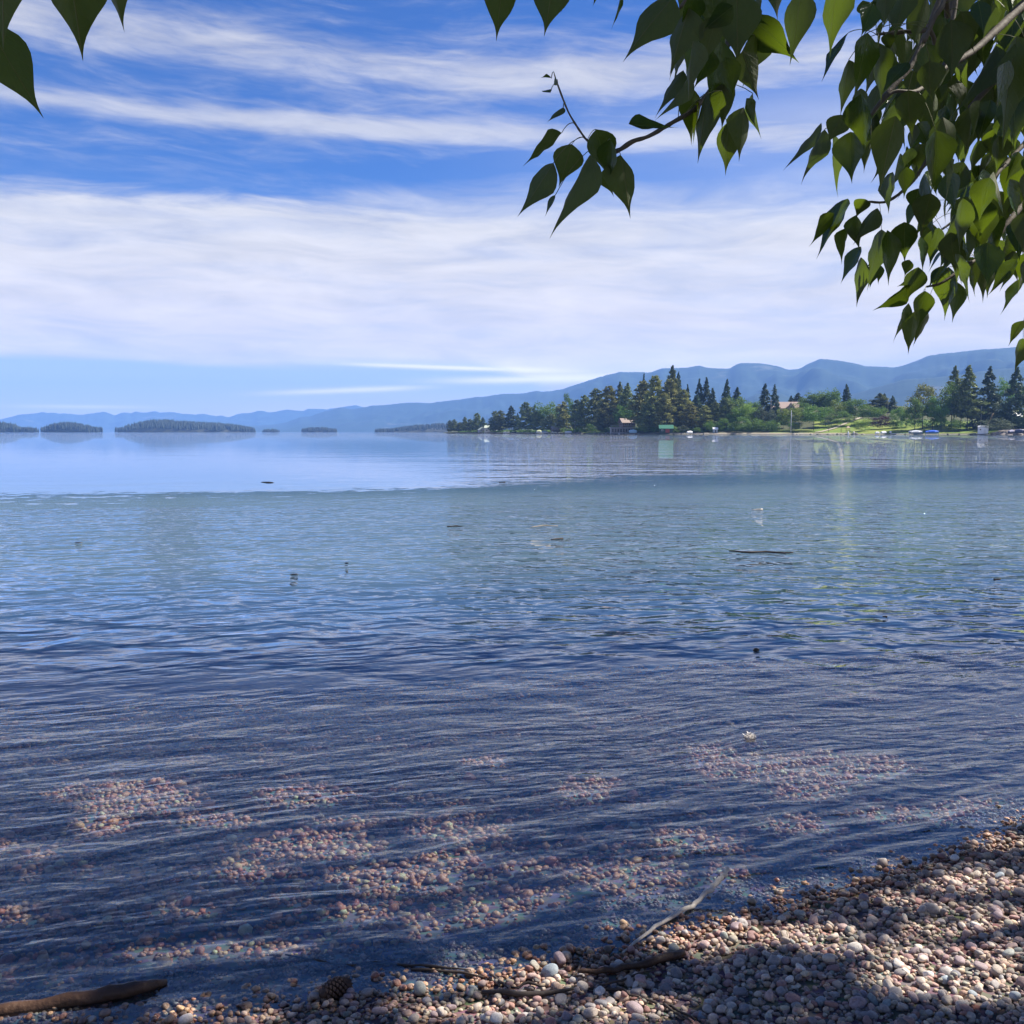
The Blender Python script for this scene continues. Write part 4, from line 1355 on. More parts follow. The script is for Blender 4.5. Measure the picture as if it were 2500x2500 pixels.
# ------------------------------------------------------------------ far shore: trees
def crown_mesh(name, kind, n, seed, m):
    """leaf clumps spread through the crown volume; unit height 1, unit width 1"""
    r = np.random.default_rng(seed)
    C, S, tone = [], [], []
    if kind in ('pine', 'spruce', 'fir'):
        nb = 150 if kind != 'pine' else 120
        lo = {'pine': 0.12, 'spruce': 0.03, 'fir': 0.2}[kind]
        for b in range(nb):
            t = lo + (1 - lo) * (b / nb) ** 1.02
            tn = (t - lo) / (1 - lo)
            if kind == 'pine':
                R0 = 0.5 * (max(1e-3, 1 - tn)) ** 0.48 * (0.66 + 0.34 * min(1, tn / 0.2)) * r.uniform(0.5, 1.12)
            elif kind == 'spruce':
                R0 = 0.5 * (1 - tn) ** 0.85 * (0.8 + 0.2 * min(1, tn / 0.1)) * r.uniform(0.72, 1.08)
            else:
                R0 = 0.5 * (1 - tn) ** 0.8 * (0.55 + 0.45 * min(1, tn / 0.15)) * r.uniform(0.5, 1.15)
            R0 += 0.035 if kind == 'pine' else 0.012
            th = r.uniform(0, 6.283)
            k = max(4, int(n / nb * (0.35 + R0 * 2.6)))
            u = r.uniform(0.15, 1, k) ** 0.6
            droop = -0.10 if kind == 'spruce' else (0.03 if kind == 'pine' else -0.03)
            wv = 0.10 * R0 / 0.5 + 0.01
            x = np.cos(th) * u * R0 + r.normal(0, wv * 0.55, k)
            y = np.sin(th) * u * R0 + r.normal(0, wv * 0.55, k)
            z = t + droop * u * R0 + r.normal(0, 0.010, k)
            C.append(np.stack([x, y, z], 1))
            S.append(np.full(k, 0.030 + 0.014 * (1 - tn)))
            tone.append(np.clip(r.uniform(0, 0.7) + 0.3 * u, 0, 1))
    else:
        nb = {'broad': 46, 'poplar': 40, 'bush': 26, 'birch': 50, 'thin': 26}[kind]
        lo = {'broad': 0.14, 'poplar': 0.04, 'bush': 0.0, 'birch': 0.10, 'thin': 0.25}[kind]
        for b in range(nb):
            for _ in range(50):
                p = r.uniform(-1, 1, 3)
                if np.linalg.norm(p) < 1:
                    break
            p = p / max(np.linalg.norm(p), 0.2) * r.uniform(0.45, 0.92)
            zz = (p[2] + 1) / 2
            if kind == 'poplar':
                prof = 0.5 * math.sin(math.pi * min(1, 0.12 + zz * 0.86)) ** 0.55
            elif kind == 'birch':
                prof = 0.5 * math.sin(math.pi * min(0.985, 0.22 + zz * 0.74)) ** 0.8
            else:
                prof = 0.5
            cx, cy_, cz = p[0] * prof, p[1] * prof, lo + (1 - lo) * (0.08 + 0.84 * zz)
            rad = {'broad': 0.16, 'poplar': 0.17, 'bush': 0.2, 'birch': 0.15, 'thin': 0.11}[kind] * r.uniform(0.6, 1.25)
            k = int(n / nb)
            d = r.normal(size=(k, 3)); d /= np.linalg.norm(d, axis=1)[:, None]
            d[:, 2] = np.where(d[:, 2] < -0.3, d[:, 2] * 0.4, d[:, 2])
            rr = rad * r.uniform(0.45, 1.05, (k, 1))
            asp = {'poplar': 0.55, 'birch': 0.75}.get(kind, 0.9)
            c_ = np.array([cx, cy_, cz]) + d * rr * np.array([1, 1, asp if kind != 'bush' else 0.8])
            c_[:, 2] = np.clip(c_[:, 2], lo * 0.6, 1.05)
            C.append(c_)
            S.append(np.full(k, 0.022 if kind != 'thin' else 0.016))
            tone.append(np.full(k, r.uniform(0.15, 1)) * r.uniform(0.7, 1, k))
    C = np.concatenate(C); S = np.concatenate(S); tone = np.concatenate(tone)
    k = len(C)
    a = r.normal(size=(k, 3)); a /= np.linalg.norm(a, axis=1)[:, None]
    if kind in ('pine', 'spruce', 'fir'):
        a[:, 2] *= 0.4
    b = np.cross(a, r.normal(size=(k, 3))); b /= np.linalg.norm(b, axis=1)[:, None]
    S = S * r.uniform(0.6, 1.4, k)
    sc = np.array([1, 1, 0.62])     # the trees are taller than wide: keep the clumps roughly round once scaled
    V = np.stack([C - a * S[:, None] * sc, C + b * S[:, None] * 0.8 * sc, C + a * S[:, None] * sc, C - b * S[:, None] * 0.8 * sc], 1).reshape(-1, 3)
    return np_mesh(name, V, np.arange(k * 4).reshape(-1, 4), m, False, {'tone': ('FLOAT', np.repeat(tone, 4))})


CROWNS = {}
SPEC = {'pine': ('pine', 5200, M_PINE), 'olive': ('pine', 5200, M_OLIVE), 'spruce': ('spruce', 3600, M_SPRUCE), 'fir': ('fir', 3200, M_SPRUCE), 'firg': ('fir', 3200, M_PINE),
        'broad': ('broad', 4200, M_BROAD), 'light': ('broad', 4000, M_LIGHT), 'poplar': ('poplar', 3000, M_BROAD), 'birch': ('birch', 3800, M_OLIVE), 'birchg': ('birch', 3800, M_BROAD),
        'bush': ('bush', 2600, M_BROAD), 'lbush': ('bush', 2600, M_LIGHT), 'gbush': ('bush', 2800, M_GREYG), 'purple': ('bush', 2800, M_PURPLE), 'thin': ('thin', 900, M_GREYG), 'grey': ('birch', 3200, M_GREYG)}
TRUNKS = {}


def crown_for(sp):
    if sp not in CROWNS:
        kd, n, m = SPEC[sp]
        nv = 3 if sp in ('pine', 'olive', 'spruce', 'broad') else 2
        CROWNS[sp] = [crown_mesh('crown_%s_%d' % (sp, k), kd, n, hash((len(sp) * 31 + k * 7 + ord(sp[0]) * 3 + ord(sp[-1]))) % 9999, m) for k in range(nv)]
    return random.choice(CROWNS[sp])


tm = MB()
tm.tube([(0, 0, -0.03), (0, 0, 0.1), (0.004, 0, 0.5), (0, 0.004, 0.93)], [0.020, 0.014, 0.009, 0.002], 6)
for k in range(6):
    a = random.uniform(0, 6.28); z = random.uniform(0.25, 0.6)
    tm.tube([(0, 0, z), (math.cos(a) * 0.13, math.sin(a) * 0.13, z + 0.09), (math.cos(a) * 0.26, math.sin(a) * 0.26, z + 0.15)], [0.006, 0.004, 0.0015], 4)
TRUNK_ME = tm.mesh('far_trunk', M_TRUNK)
NAMES = {'pine': 'pine_tree', 'olive': 'pine_tree', 'spruce': 'spruce_tree', 'fir': 'fir_tree', 'firg': 'fir_tree', 'broad': 'broadleaf_tree', 'light': 'broadleaf_tree', 'poplar': 'poplar_tree',
         'birch': 'birch_tree', 'birchg': 'birch_tree', 'bush': 'bush', 'lbush': 'bush', 'gbush': 'bush', 'purple': 'purple_bush', 'thin': 'slender_tree', 'grey': 'willow_tree'}


def far_tree(px, ytop, wpx, sp, o, label, ybase=None):
    base = lp(px, o, -0.2)
    top = atY(px, ytop, base.y)
    H = max(1.5, top.z - base.z)
    W = wpx / F * base.y
    bush = 'bush' in sp or sp == 'purple'
    t = thing(NAMES[sp], base, label, 'bush' if bush else 'tree', 'bushes on the far shore' if bush else 'trees along the far shore', random.uniform(0, 6.28))
    c = link('crown', crown_for(sp), t)
    k = {'pine': 1.65, 'spruce': 1.75, 'fir': 2.1}.get(SPEC[sp][0], 1.32)
    c.scale = (W * k, W * k * random.uniform(0.85, 1.1), H)
    if not bush:
        s = link('trunk', TRUNK_ME, t)
        w = min(W, H * 0.5) * 1.25
        s.scale = (w, w, H)


T = [
 (1098, 1026, 12, 'pine', 12, 'tiny pine standing outermost at the tip of the wooded point'),
 (1109, 1024, 14, 'pine', 14, 'small pine second from the tip of the point'),
 (1123, 1031, 18, 'pine', 16, 'low rounded pine in the dip near the tip of the point'),
 (1135, 1018, 13, 'pine', 16, 'narrow pine rising between low pines near the tip of the point'),
 (1148, 1023, 20, 'pine', 20, 'low broad pine left of the taller pine by the cream gable'),
 (1165, 1009, 24, 'pine', 20, 'pine rising just left of the cream gabled roofs'),
 (1179, 1019, 14, 'fir', 24, 'small dark fir directly behind the cream gable'),
 (1209, 1004, 26, 'pine', 14, 'dark pine just right of the cream roofs'),
 (1223, 1002, 22, 'pine', 18, 'second dark pine right of the cream roofs'),
 (1248, 991, 27, 'fir', 18, 'lone dark fir with ragged boughs standing apart on the point'),
 (1264, 1009, 16, 'spruce', 22, 'small dark spruce between two taller conifers'),
 (1284, 982, 30, 'pine', 20, 'tall pointed pine left of the round cottonwood'),
 (1305, 988, 20, 'fir', 34, 'dark fir top behind the left side of the round cottonwood'),
 (1336, 976, 54, 'broad', 40, 'big round bright green cottonwood on the point'),
 (1312, 1004, 34, 'pine', 14, 'low pine in front of the left side of the cottonwood'),
 (1345, 1010, 34, 'pine', 12, 'low dark pine in front of the cottonwood'),
 (1373, 981, 34, 'olive', 24, 'grey green pine right of the round cottonwood'),
 (1384, 941, 22, 'poplar', 42, 'tall columnar poplar sticking up above the pines'),
 (1394, 965, 18, 'poplar', 46, 'lower columnar poplar leaning on the tallest column'),
 (1408, 976, 26, 'pine', 30, 'dark pine just right of the columnar poplars'),
 (1427, 966, 36, 'pine', 30, 'broad pine right of the columnar poplars'),
 (1455, 949, 38, 'pine', 36, 'tall shaggy pine above the small sloping lawn'),
 (1486, 943, 46, 'olive', 26, 'broad olive pine left of the brown boathouse'),
 (1468, 1010, 22, 'pine', 10, 'low pine at the water left of the brown boathouse'),
 (1513, 933, 30, 'firg', 44, 'tall pointed conifer behind the brown boathouse'),
 (1531, 936, 36, 'firg', 42, 'second tall pointed conifer behind the brown boathouse'),
 (1522, 985, 40, 'broad', 26, 'green broadleaf tree right behind the brown boathouse roof'),
 (1571, 913, 24, 'spruce', 60, 'dark narrow spruce top poking out above the olive pines'),
 (1569, 931, 46, 'olive', 30, 'large olive pine right of the brown boathouse'),
 (1598, 918, 46, 'olive', 30, 'largest olive pine, above the green roofed boathouse'),
 (1585, 985, 40, 'pine', 14, 'dark pine low between the two boathouses'),
 (1640, 893, 34, 'firg', 56, 'tallest conifer on the far shore'),
 (1655, 908, 26, 'spruce', 60, 'dark conifer leaning against the tallest conifer'),
 (1634, 926, 40, 'olive', 34, 'light olive pine in front of the tallest conifer'),
 (1622, 960, 36, 'olive', 18, 'olive pine directly behind the green roofed boathouse'),
 (1677, 939, 22, 'spruce', 58, 'small dark spruce top right of the tallest conifer'),
 (1666, 952, 40, 'olive', 36, 'olive pine sloping down right of the tallest conifer'),
 (1684, 985, 36, 'olive', 22, 'low olive pine beside the hidden brown house'),
 (1706, 925, 32, 'spruce', 56, 'left of the twin dark spruces with flat tops'),
 (1723, 922, 28, 'spruce', 58, 'right of the twin dark spruces with flat tops'),
 (1738, 948, 30, 'spruce', 50, 'lower spruce at the right flank of the twin spruces'),
 (1700, 965, 30, 'fir', 44, 'dark fir in front of the twin spruces'),
 (1747, 982, 34, 'pine', 24, 'round topped pine above the small white shelter'),
 (1720, 990, 34, 'olive', 18, 'olive pine in front of the twin spruces'),
 (1773, 926, 30, 'spruce', 50, 'grey green pointed spruce standing alone at centre right'),
 (1770, 972, 38, 'pine', 26, 'pine at the foot of the lone pointed spruce'),
 (1798, 946, 24, 'fir', 62, 'dark conifer top rising behind a round green tree'),
 (1800, 964, 52, 'broad', 46, 'round deep green tree in front of a dark conifer top'),
 (1795, 990, 40, 'birchg', 22, 'green bushy tree below the round deep green tree'),
 (1826, 980, 42, 'light', 26, 'yellow green tree left of the paired dark spruces'),
 (1840, 970, 34, 'birchg', 50, 'green tree behind the yellow green tree'),
 (1866, 937, 34, 'spruce', 60, 'left of the paired dark spruces on the hill'),
 (1889, 940, 28, 'spruce', 58, 'right of the paired dark spruces on the hill'),
 (1858, 988, 42, 'grey', 26, 'grey green willow below the paired dark spruces'),
 (1884, 998, 36, 'grey', 22, 'smaller grey green willow left of the peach gabled house'),
 (1810, 1012, 40, 'bush', 10, 'dark green thicket at the sandy shore below the yellow green tree'),
 (1770, 1018, 36, 'bush', 10, 'dark green thicket behind the small white shelter'),
 (1850, 1018, 44, 'bush', 12, 'long green thicket left of the flagpole'),
 (1885, 1022, 30, 'bush', 12, 'green bush at the right end of the long thicket'),
 (1930, 966, 16, 'fir', 130, 'small fir behind the peach gabled house'),
 (1947, 959, 28, 'fir', 120, 'dark fir right of the peach gabled house'),
 (1932, 990, 54, 'light', 22, 'round yellow green willow behind the flagpole'),
 (1912, 1005, 34, 'birchg', 36, 'green tree left of the yellow green willow'),
 (1986, 952, 60, 'broad', 90, 'big dark broadleaf crown on the hilltop'),
 (2010, 955, 50, 'broad', 94, 'right half of the hilltop broadleaf grove'),
 (1958, 975, 40, 'broad', 60, 'green tree between the peach gabled house and the hilltop grove'),
 (1986, 982, 54, 'broad', 18, 'round dark tree with a visible trunk left of the slender grey tree'),
 (2028, 944, 36, 'broad', 86, 'green crown just left of the small dark spruce'),
 (2064, 938, 26, 'spruce', 84, 'small dark spruce rising from green crowns on the hill'),
 (2042, 974, 42, 'light', 60, 'light green tree in front of the small dark spruce'),
 (2086, 964, 54, 'birchg', 66, 'airy green ash tree right of the small dark spruce'),
 (2015, 985, 40, 'birchg', 40, 'green tree behind the slender grey tree'),
 (2055, 998, 44, 'bush', 44, 'dark bush above the pale path'),
 (2023, 1006, 30, 'thin', 12, 'slender sparse grey tree standing by the path'),
 (2120, 985, 44, 'broad', 52, 'rounded dark tree on the lawn above the path'),
 (2146, 990, 34, 'broad', 62, 'smaller round tree right of the rounded dark tree'),
 (2146, 960, 36, 'firg', 110, 'wide light conifer on the saddle of the hill'),
 (2157, 960, 18, 'spruce', 118, 'dark conifer behind the wide light conifer'),
 (2177, 966, 20, 'spruce', 104, 'small lone dark conifer right of the wide light conifer'),
 (2108, 1020, 38, 'lbush', 14, 'light green weeping bush on the lawn'),
 (2143, 1016, 30, 'purple', 26, 'dark purple bush beside the weeping bush'),
 (2162, 1011, 30, 'purple', 30, 'taller purple bush right of the first purple bush'),
 (2174, 1003, 24, 'bush', 34, 'green bush right of the purple bushes'),
 (2178, 1025, 18, 'bush', 14, 'small round green bush alone on the lawn'),
 (2197, 990, 34, 'broad', 60, 'dark green tree at the back of the bright lawn'),
 (2212, 1000, 26, 'broad', 40, 'dark tree left of the tall birches'),
 (2233, 965, 44, 'birchg', 16, 'green birch left of the tall olive birch'),
 (2252, 928, 62, 'birch', 30, 'tall olive green birch with drooping crown'),
 (2276, 960, 46, 'birchg', 24, 'green birch above the blue covered boat'),
 (2297, 985, 36, 'broad', 22, 'round dark tree right of the blue covered boat'),
 (2327, 894, 34, 'firg', 50, 'tall fir behind the light green crown'),
 (2322, 923, 62, 'broad', 32, 'tall leafy green crown in front of a fir'),
 (2331, 1018, 32, 'bush', 14, 'low leafy sapling on the lawn'),
 (2361, 893, 46, 'firg', 30, 'tall fir with bare lower trunk on the lawn'),
 (2345, 960, 40, 'broad', 40, 'dark crown behind the fir with the bare trunk'),
 (2385, 975, 40, 'broad', 56, 'dark tree in the shade behind the white shed'),
 (2411, 897, 54, 'spruce', 40, 'dark symmetrical spruce above the white shed'),
 (2430, 978, 44, 'gbush', 34, 'grey green shrub under the dark symmetrical spruce'),
 (2432, 1018, 62, 'gbush', 10, 'wide grey green shrub right of the white shed'),
 (2452, 985, 40, 'gbush', 40, 'tall grey green shrub left of the last big spruce'),
 (2477, 899, 60, 'spruce', 36, 'massive dark spruce at the right edge'),
 (2512, 928, 50, 'broad', 60, 'green tree cut off by the right edge'),
 (2452, 915, 40, 'broad', 80, 'green crown between the two big dark spruces'),
 (1575, 1034, 26, 'lbush', 5, 'light green bush left of the green roofed boathouse'),
 (1650, 1040, 16, 'lbush', 5, 'light green bush right of the green roofed boathouse'),
 (1666, 1036, 24, 'gbush', 5, 'olive bush left of the white covered boat'),
 (1703, 1042, 16, 'bush', 5, 'small bush right of the white covered boat'),
 (1735, 1025, 24, 'bush', 8, 'bush left of the small white shelter'),
 (1376, 1043, 14, 'lbush', 5, 'small bright bush at the water on the point'),
 (1440, 1032, 22, 'bush', 8, 'bush above the small sloping lawn'),
 (1500, 1032, 18, 'lbush', 14, 'light bush beside the brown boathouse'),
 (1940, 1030, 30, 'broad', 12, 'small tree just right of the flagpole'),
]
for a in T:
    far_tree(*a)

# undergrowth between the trunks
ug = []
ugt = []
for k in range(2600):
    px = random.uniform(1120, 1905) if random.random() < 0.8 else random.uniform(2190, 2500)
    o_ = random.uniform(14, 40) if px < 1900 else random.uniform(40, 60)
    if 1425 < px < 1470 and o_ < 24:
        continue
    q_ = lp(px, o_)
    hh_ = random.uniform(0.5, 4.0) * (0.6 if px < 1400 else 1.0)
    for j in range(7):
        c_ = q_ + Vector((random.gauss(0, 1.1), random.gauss(0, 1.1), hh_ * random.uniform(0.1, 1)))
        a_ = Vector((random.gauss(0, 1), random.gauss(0, 1), random.gauss(0, 1))).normalized() * random.uniform(0.3, 0.7)
        b_ = a_.orthogonal().normalized() * a_.length * 0.8
        ug += [c_ - a_, c_ + b_, c_ + a_, c_ - b_]
        ugt += [random.random()] * 4
ug = np.array([v[:] for v in ug])
o = link('undergrowth', np_mesh('undergrowth', ug, np.arange(len(ug)).reshape(-1, 4), M_BROAD, False, {'tone': ('FLOAT', np.array(ugt))}))
tag(o, 'tangled green undergrowth between the trees of the far shore', 'undergrowth', None, 'stuff')

# ------------------------------------------------------------------ far shore: buildings, boats, docks
def pm(name, c, rough=0.6): return plain(name, c, rough, 0.12, 1.5)
M_WIN = plain('dark window glass', (0.03, 0.04, 0.05), 0.12, 0.1)


def win(parent, x, y, z, w, h, rz=0.0, m=None, name='window', out=0.04):
    f = MB()
    t = 0.09
    for dx_, dz_, sw, sh in ((0, h / 2, w + t, t), (0, -h / 2, w + t, t), (-w / 2, 0, t, h - t), (w / 2, 0, t, h - t)):
        f.box((dx_, 0, dz_), (sw, 0.14, sh))
    o = f.build(name, m or pm('white frame', (0.7, 0.7, 0.68)), parent)
    o.location = (x, y, z); o.rotation_euler = (0, 0, rz)
    MB().box((0, 0.02, 0), (w - 0.02, 0.05, h - 0.02)).build('pane', M_WIN, o)
    return o


def gable_house(px, o_, w, d, wall_h, roof_h, rz, mw, mr, label, cat='house', name='house', ridge='x', over=0.5, windows=(), door=None, z=0.0, group=None):
    b = lp(px, o_, z)
    t = thing(name, b, label, cat, group, rz)
    m = MB()
    x, y = w / 2, d / 2
    if ridge == 'x':
        vs = [(-x, -y, -1), (x, -y, -1), (x, y, -1), (-x, y, -1), (-x, -y, wall_h), (x, -y, wall_h), (x, y, wall_h), (-x, y, wall_h), (-x, 0, wall_h + roof_h), (x, 0, wall_h + roof_h)]
        m.add(vs, [(0, 1, 5, 4), (2, 3, 7, 6), (1, 2, 6, 9, 5), (3, 0, 4, 8, 7)])
    else:
        vs = [(-x, -y, -1), (x, -y, -1), (x, y, -1), (-x, y, -1), (-x, -y, wall_h), (x, -y, wall_h), (x, y, wall_h), (-x, y, wall_h), (0, -y, wall_h + roof_h), (0, y, wall_h + roof_h)]
        m.add(vs, [(0, 1, 5, 8, 4), (2, 3, 7, 9, 6), (1, 2, 6, 5), (3, 0, 4, 7)])
    m.build('wall', mw, t)
    r = MB()
    L2 = (x if ridge == 'x' else y) + over
    hw = (y if ridge == 'x' else x)
    sl = roof_h / hw
    ox = hw + over
    for s in (-1, 1):
        pts = []
        for e_ in (-L2, L2):
            for q_, hz in ((0, roof_h), (ox, roof_h - sl * ox)):
                c = (e_, s * q_, wall_h + hz) if ridge == 'x' else (s * q_, e_, wall_h + hz)
                pts.append(Vector(c))
        up = Vector((0, 0, 0.18))
        lo = [p + Vector((0, 0, 0.03)) for p in pts]
        hi = [p + up for p in pts]
        r.add(lo + hi, [(0, 1, 3, 2), (4, 6, 7, 5), (0, 4, 5, 1), (2, 3, 7, 6), (1, 5, 7, 3), (0, 2, 6, 4)])
    r.build('roof', mr, t)
    for (wx_, wz_, ww, wh) in windows:
        win(t, wx_, -y - 0.05, wz_, ww, wh)
    if door:
        dd = MB().box((door[0], -y - 0.05, door[2] / 2), (door[1], 0.12, door[2])).build('door', pm('door %s' % str(door[3]), door[3]), t)
        MB().box((door[0] + door[1] * 0.35, -y - 0.14, door[2] * 0.48), (0.08, 0.08, 0.2)).build('handle', M_WIN, dd)
    return t


C_CREAM, C_BROWN, C_ROOFB = pm('cream wall', (0.6, 0.56, 0.46)), pm('brown wood wall', (0.10, 0.06, 0.045)), pm('brown shingles', (0.30, 0.23, 0.19))
C_GREENR, C_WHITE, C_GREY = pm('green metal roof', (0.035, 0.15, 0.09)), pm('white paint', (0.78, 0.79, 0.8)), pm('grey wood', (0.30, 0.29, 0.29))
C_PEACH, C_PEACHR = pm('peach wall', (0.55, 0.42, 0.33)), pm('peach roof', (0.50, 0.37, 0.29))
gable_house(1177, 13, 7, 7, 2.6, 2.6, 0.3, C_GREY, pm('pale green roof', (0.55, 0.6, 0.45)), 'low grey cottage with a pale gable on the wooded point', ridge='y', windows=((-1.8, 1.5, 1.2, 1.1), (1.8, 1.5, 1.2, 1.1)), door=(0, 1.0, 2.0, (0.2, 0.1, 0.06)))
gable_house(1199, 20, 12, 8, 4.4, 2.2, -0.2, C_CREAM, pm('pale green roof', (0.55, 0.6, 0.45)), 'cottage with a long pale roof behind the grey cottage', windows=((-3.5, 1.9, 1.4, 1.2), (0, 1.9, 1.4, 1.2), (3.5, 1.9, 1.4, 1.2)))
gable_house(1360, 14, 9, 6, 2.6, 2.2, 0.2, C_BROWN, pm('grey roof', (0.3, 0.28, 0.27)), 'low brown cabin among the pines left of the little lawn', windows=((-2.5, 1.5, 1.3, 1.0), (0, 1.5, 1.3, 1.0)), door=(2.6, 1, 2.0, (0.4, 0.3, 0.2)))
# brown boathouse: glazed lower hall with deck, cabin above
bh = gable_house(1531, 22, 9.5, 8, 4.6 + 2.2, 2.6, 0.25, C_BROWN, C_ROOFB, 'brown two storey boathouse cabin with shingled gable roof', cat='boathouse', name='boathouse', over=1.0,
                 windows=((-2.6, 5.0, 1.5, 1.4), (0.2, 5.0, 1.5, 1.4), (2.9, 5.0, 1.5, 1.4)), door=(-4.0, 1.0, 2.0, (0.25, 0.15, 0.1)))
b = lp(1523, 3)
lo_ = thing('boat_shed', b, 'long low boat shed with glazed front and grey deck on its roof at the water', 'boathouse', None, 0.06)
MB().box((0, 3.4, 1.35), (17.6, 6.2, 4.1)).build('wall', C_GREY, lo_)
MB().box((0, 3.3, 3.55), (19, 7.6, 0.28)).build('roof', pm('grey deck', (0.36, 0.33, 0.33)), lo_)
rl = MB()
for k in range(25):
    rl.box((-9.2 + k * 0.766, -0.35, 4.3), (0.1, 0.1, 1.2))
rl.box((0, -0.35, 4.95), (18.6, 0.14, 0.12))
ro_ = rl.build('deck_railing', pm('grey deck', (0.36, 0.33, 0.33)), lo_)
for k in range(9):
    o = win(lo_, -7.8 + k * 1.95, 0.25, 1.5, 1.5, 2.5, 0, pm('mauve frame', (0.32, 0.25, 0.26)))
sh = gable_house(1626, 4, 8.2, 7, 2.9, 2.0, -0.1, pm('dark green wall', (0.025, 0.05, 0.035)), C_GREENR, 'small dark boathouse with a bright green metal roof and red doors', cat='boathouse', name='boathouse', over=0.7,
                 door=(0.8, 2.6, 2.4, (0.30, 0.06, 0.04)), windows=((-2.6, 1.6, 1.0, 0.9),))
gable_house(1713, 62, 13, 9, 6.5, 3.2, 0.35, C_BROWN, pm('reddish roof', (0.26, 0.17, 0.14)), 'brown house with a reddish roof half hidden by pines', windows=((-4, 3.6, 1.6, 1.3), (0, 3.6, 1.6, 1.3), (4, 3.6, 1.6, 1.3)))
hp = gable_house(1920, 104, 16, 11, 6.5, 4.4, -0.25, C_PEACH, C_PEACHR, 'peach coloured house with a steep gable on the hill', windows=((-5, 4.2, 1.8, 1.6), (5.2, 4.2, 1.8, 1.6)), z=-2.5)
fg = MB(); fg.add([(-1, -1.6, 5.5), (6, -1.6, 5.5), (2.5, -1.6, 10.4), (-1, 2, 5.5), (6, 2, 5.5), (2.5, 2, 10.4)], [(0, 1, 2), (5, 4, 3), (0, 3, 4, 1)])
g_ = fg.build('gable', C_PEACH, hp); g_.location = (0, -5.5, 0)
fr_ = MB(); fr_.add([(-1.6, -2.2, 5.1), (2.5, -2.2, 10.9), (6.6, -2.2, 5.1), (-1.6, 2.4, 5.1), (2.5, 2.4, 10.9), (6.6, 2.4, 5.1)], [(0, 1, 4, 3), (1, 2, 5, 4)])
f2 = fr_.build('gable_roof', C_PEACHR, hp); f2.location = (0, -5.5, 0)
win(hp, 2.5, -7.15, 7.2, 1.5, 1.8)
gable_house(1746, 5, 2.7, 2.4, 2.3, 0.9, 0.0, pm('pale blue grey', (0.45, 0.52, 0.54)), C_WHITE, 'tiny white roofed shelter on the sandy shore', cat='shelter', name='shelter', over=0.4, door=(0, 0.9, 1.8, (0.12, 0.12, 0.12)))
ws = gable_house(2400, 3.0, 5.2, 4.2, 3.0, 0.9, -0.50, C_WHITE, pm('grey shed roof', (0.34, 0.36, 0.38)), 'white garden shed with grey roof standing at the water', cat='shed', name='shed', over=0.15, door=(1.0, 0.95, 1.9, (0.7, 0.71, 0.72)), windows=((-1.2, 1.8, 0.7, 0.7),))
gable_house(2470, 70, 9, 7, 3.4, 2, 0.2, C_WHITE, pm('white roof', (0.7, 0.7, 0.68)), 'white cabin glimpsed under the massive dark spruce', windows=((0, 1.8, 1.2, 1.1),))
gable_house(1888, 112, 11, 8, 3.2, 1.8, 0.1, C_PEACH, C_PEACHR, 'low outbuilding left of the peach coloured house', windows=((-2, 1.7, 1.2, 1.1), (2, 1.7, 1.2, 1.1)))


def boat(px, o_, L, W, H, rz, mh, label, cover=None, canopy=None, group=None, z=0.15, name='boat'):
    Y_ = float(shoreY(px)) + o_
    b = Vector(((px - 1250) / F * Y_ * CP, Y_, z))
    t = thing(name, b, label, 'boat', group, rz)
    m = MB()
    secs = [(-0.5, 0.42, 0.0), (-0.3, 0.5, 0), (0.1, 0.5, 0.02), (0.35, 0.34, 0.10), (0.5, 0.03, 0.25)]
    vs, fs = [], []
    for (x, w, rise) in secs:
        vs += [(x * L, -w * W, H + rise * H), (x * L, -w * W * 0.6, rise * H), (x * L, w * W * 0.6, rise * H), (x * L, w * W, H + rise * H)]
    for i in range(len(secs) - 1):
        for j in range(3):
            fs.append((i * 4 + j, i * 4 + j + 1, i * 4 + j + 5, i * 4 + j + 4))
    fs += [(0, 3, 2, 1), (16, 17, 18, 19)]
    for i in range(len(secs) - 1):
        fs.append((i * 4 + 3, i * 4, i * 4 + 4, i * 4 + 7))
    m.add(vs, fs)
    m.build('hull', mh, t)
    if cover is not None:
        c = MB()
        vs, fs = [], []
        n_ = 7
        for i in range(n_):
            x = -0.5 + i / (n_ - 1)
            hz = H * (0.25 + 0.6 * math.sin(math.pi * min(1, max(0.04, (i + 0.5) / n_)))) + random.uniform(-0.08, 0.08)
            ww = W * (0.53 if x < 0.2 else 0.5 * (1 - (x - 0.2) / 0.36))
            vs += [(x * L, -ww, H * 0.8), (x * L, -ww * 0.7, H + hz * 0.6), (x * L, 0, H + hz), (x * L, ww * 0.7, H + hz * 0.6), (x * L, ww, H * 0.8)]
        for i in range(n_ - 1):
            for j in range(4):
                fs.append((i * 5 + j, i * 5 + j + 1, (i + 1) * 5 + j + 1, (i + 1) * 5 + j))
        fs += [(0, 4, 3, 2, 1), tuple(range((n_ - 1) * 5, n_ * 5))]
        c.add(vs, fs).build('cover', cover, t)
    else:
        MB().box((0.05 * L, 0, H * 1.3), (0.1, W * 0.7, H * 0.6)).build('windscreen', M_WIN, t)
        MB().box((-0.2 * L, 0, H * 1.15), (0.2 * L, W * 0.6, H * 0.4)).build('seat', C_WHITE, t)
    if canopy is not None:
        MB().box((0, 0, H + 1.7), (L * 0.6, W, 0.12)).build('canopy', canopy, t)
        p = MB()
        for sx in (-0.28, 0.28):
            for sy in (-0.48, 0.48):
                p.box((sx * L, sy * W, H + 0.85), (0.08, 0.08, 1.7))
        p.build('canopy_frame', C_GREY, t)
    return t


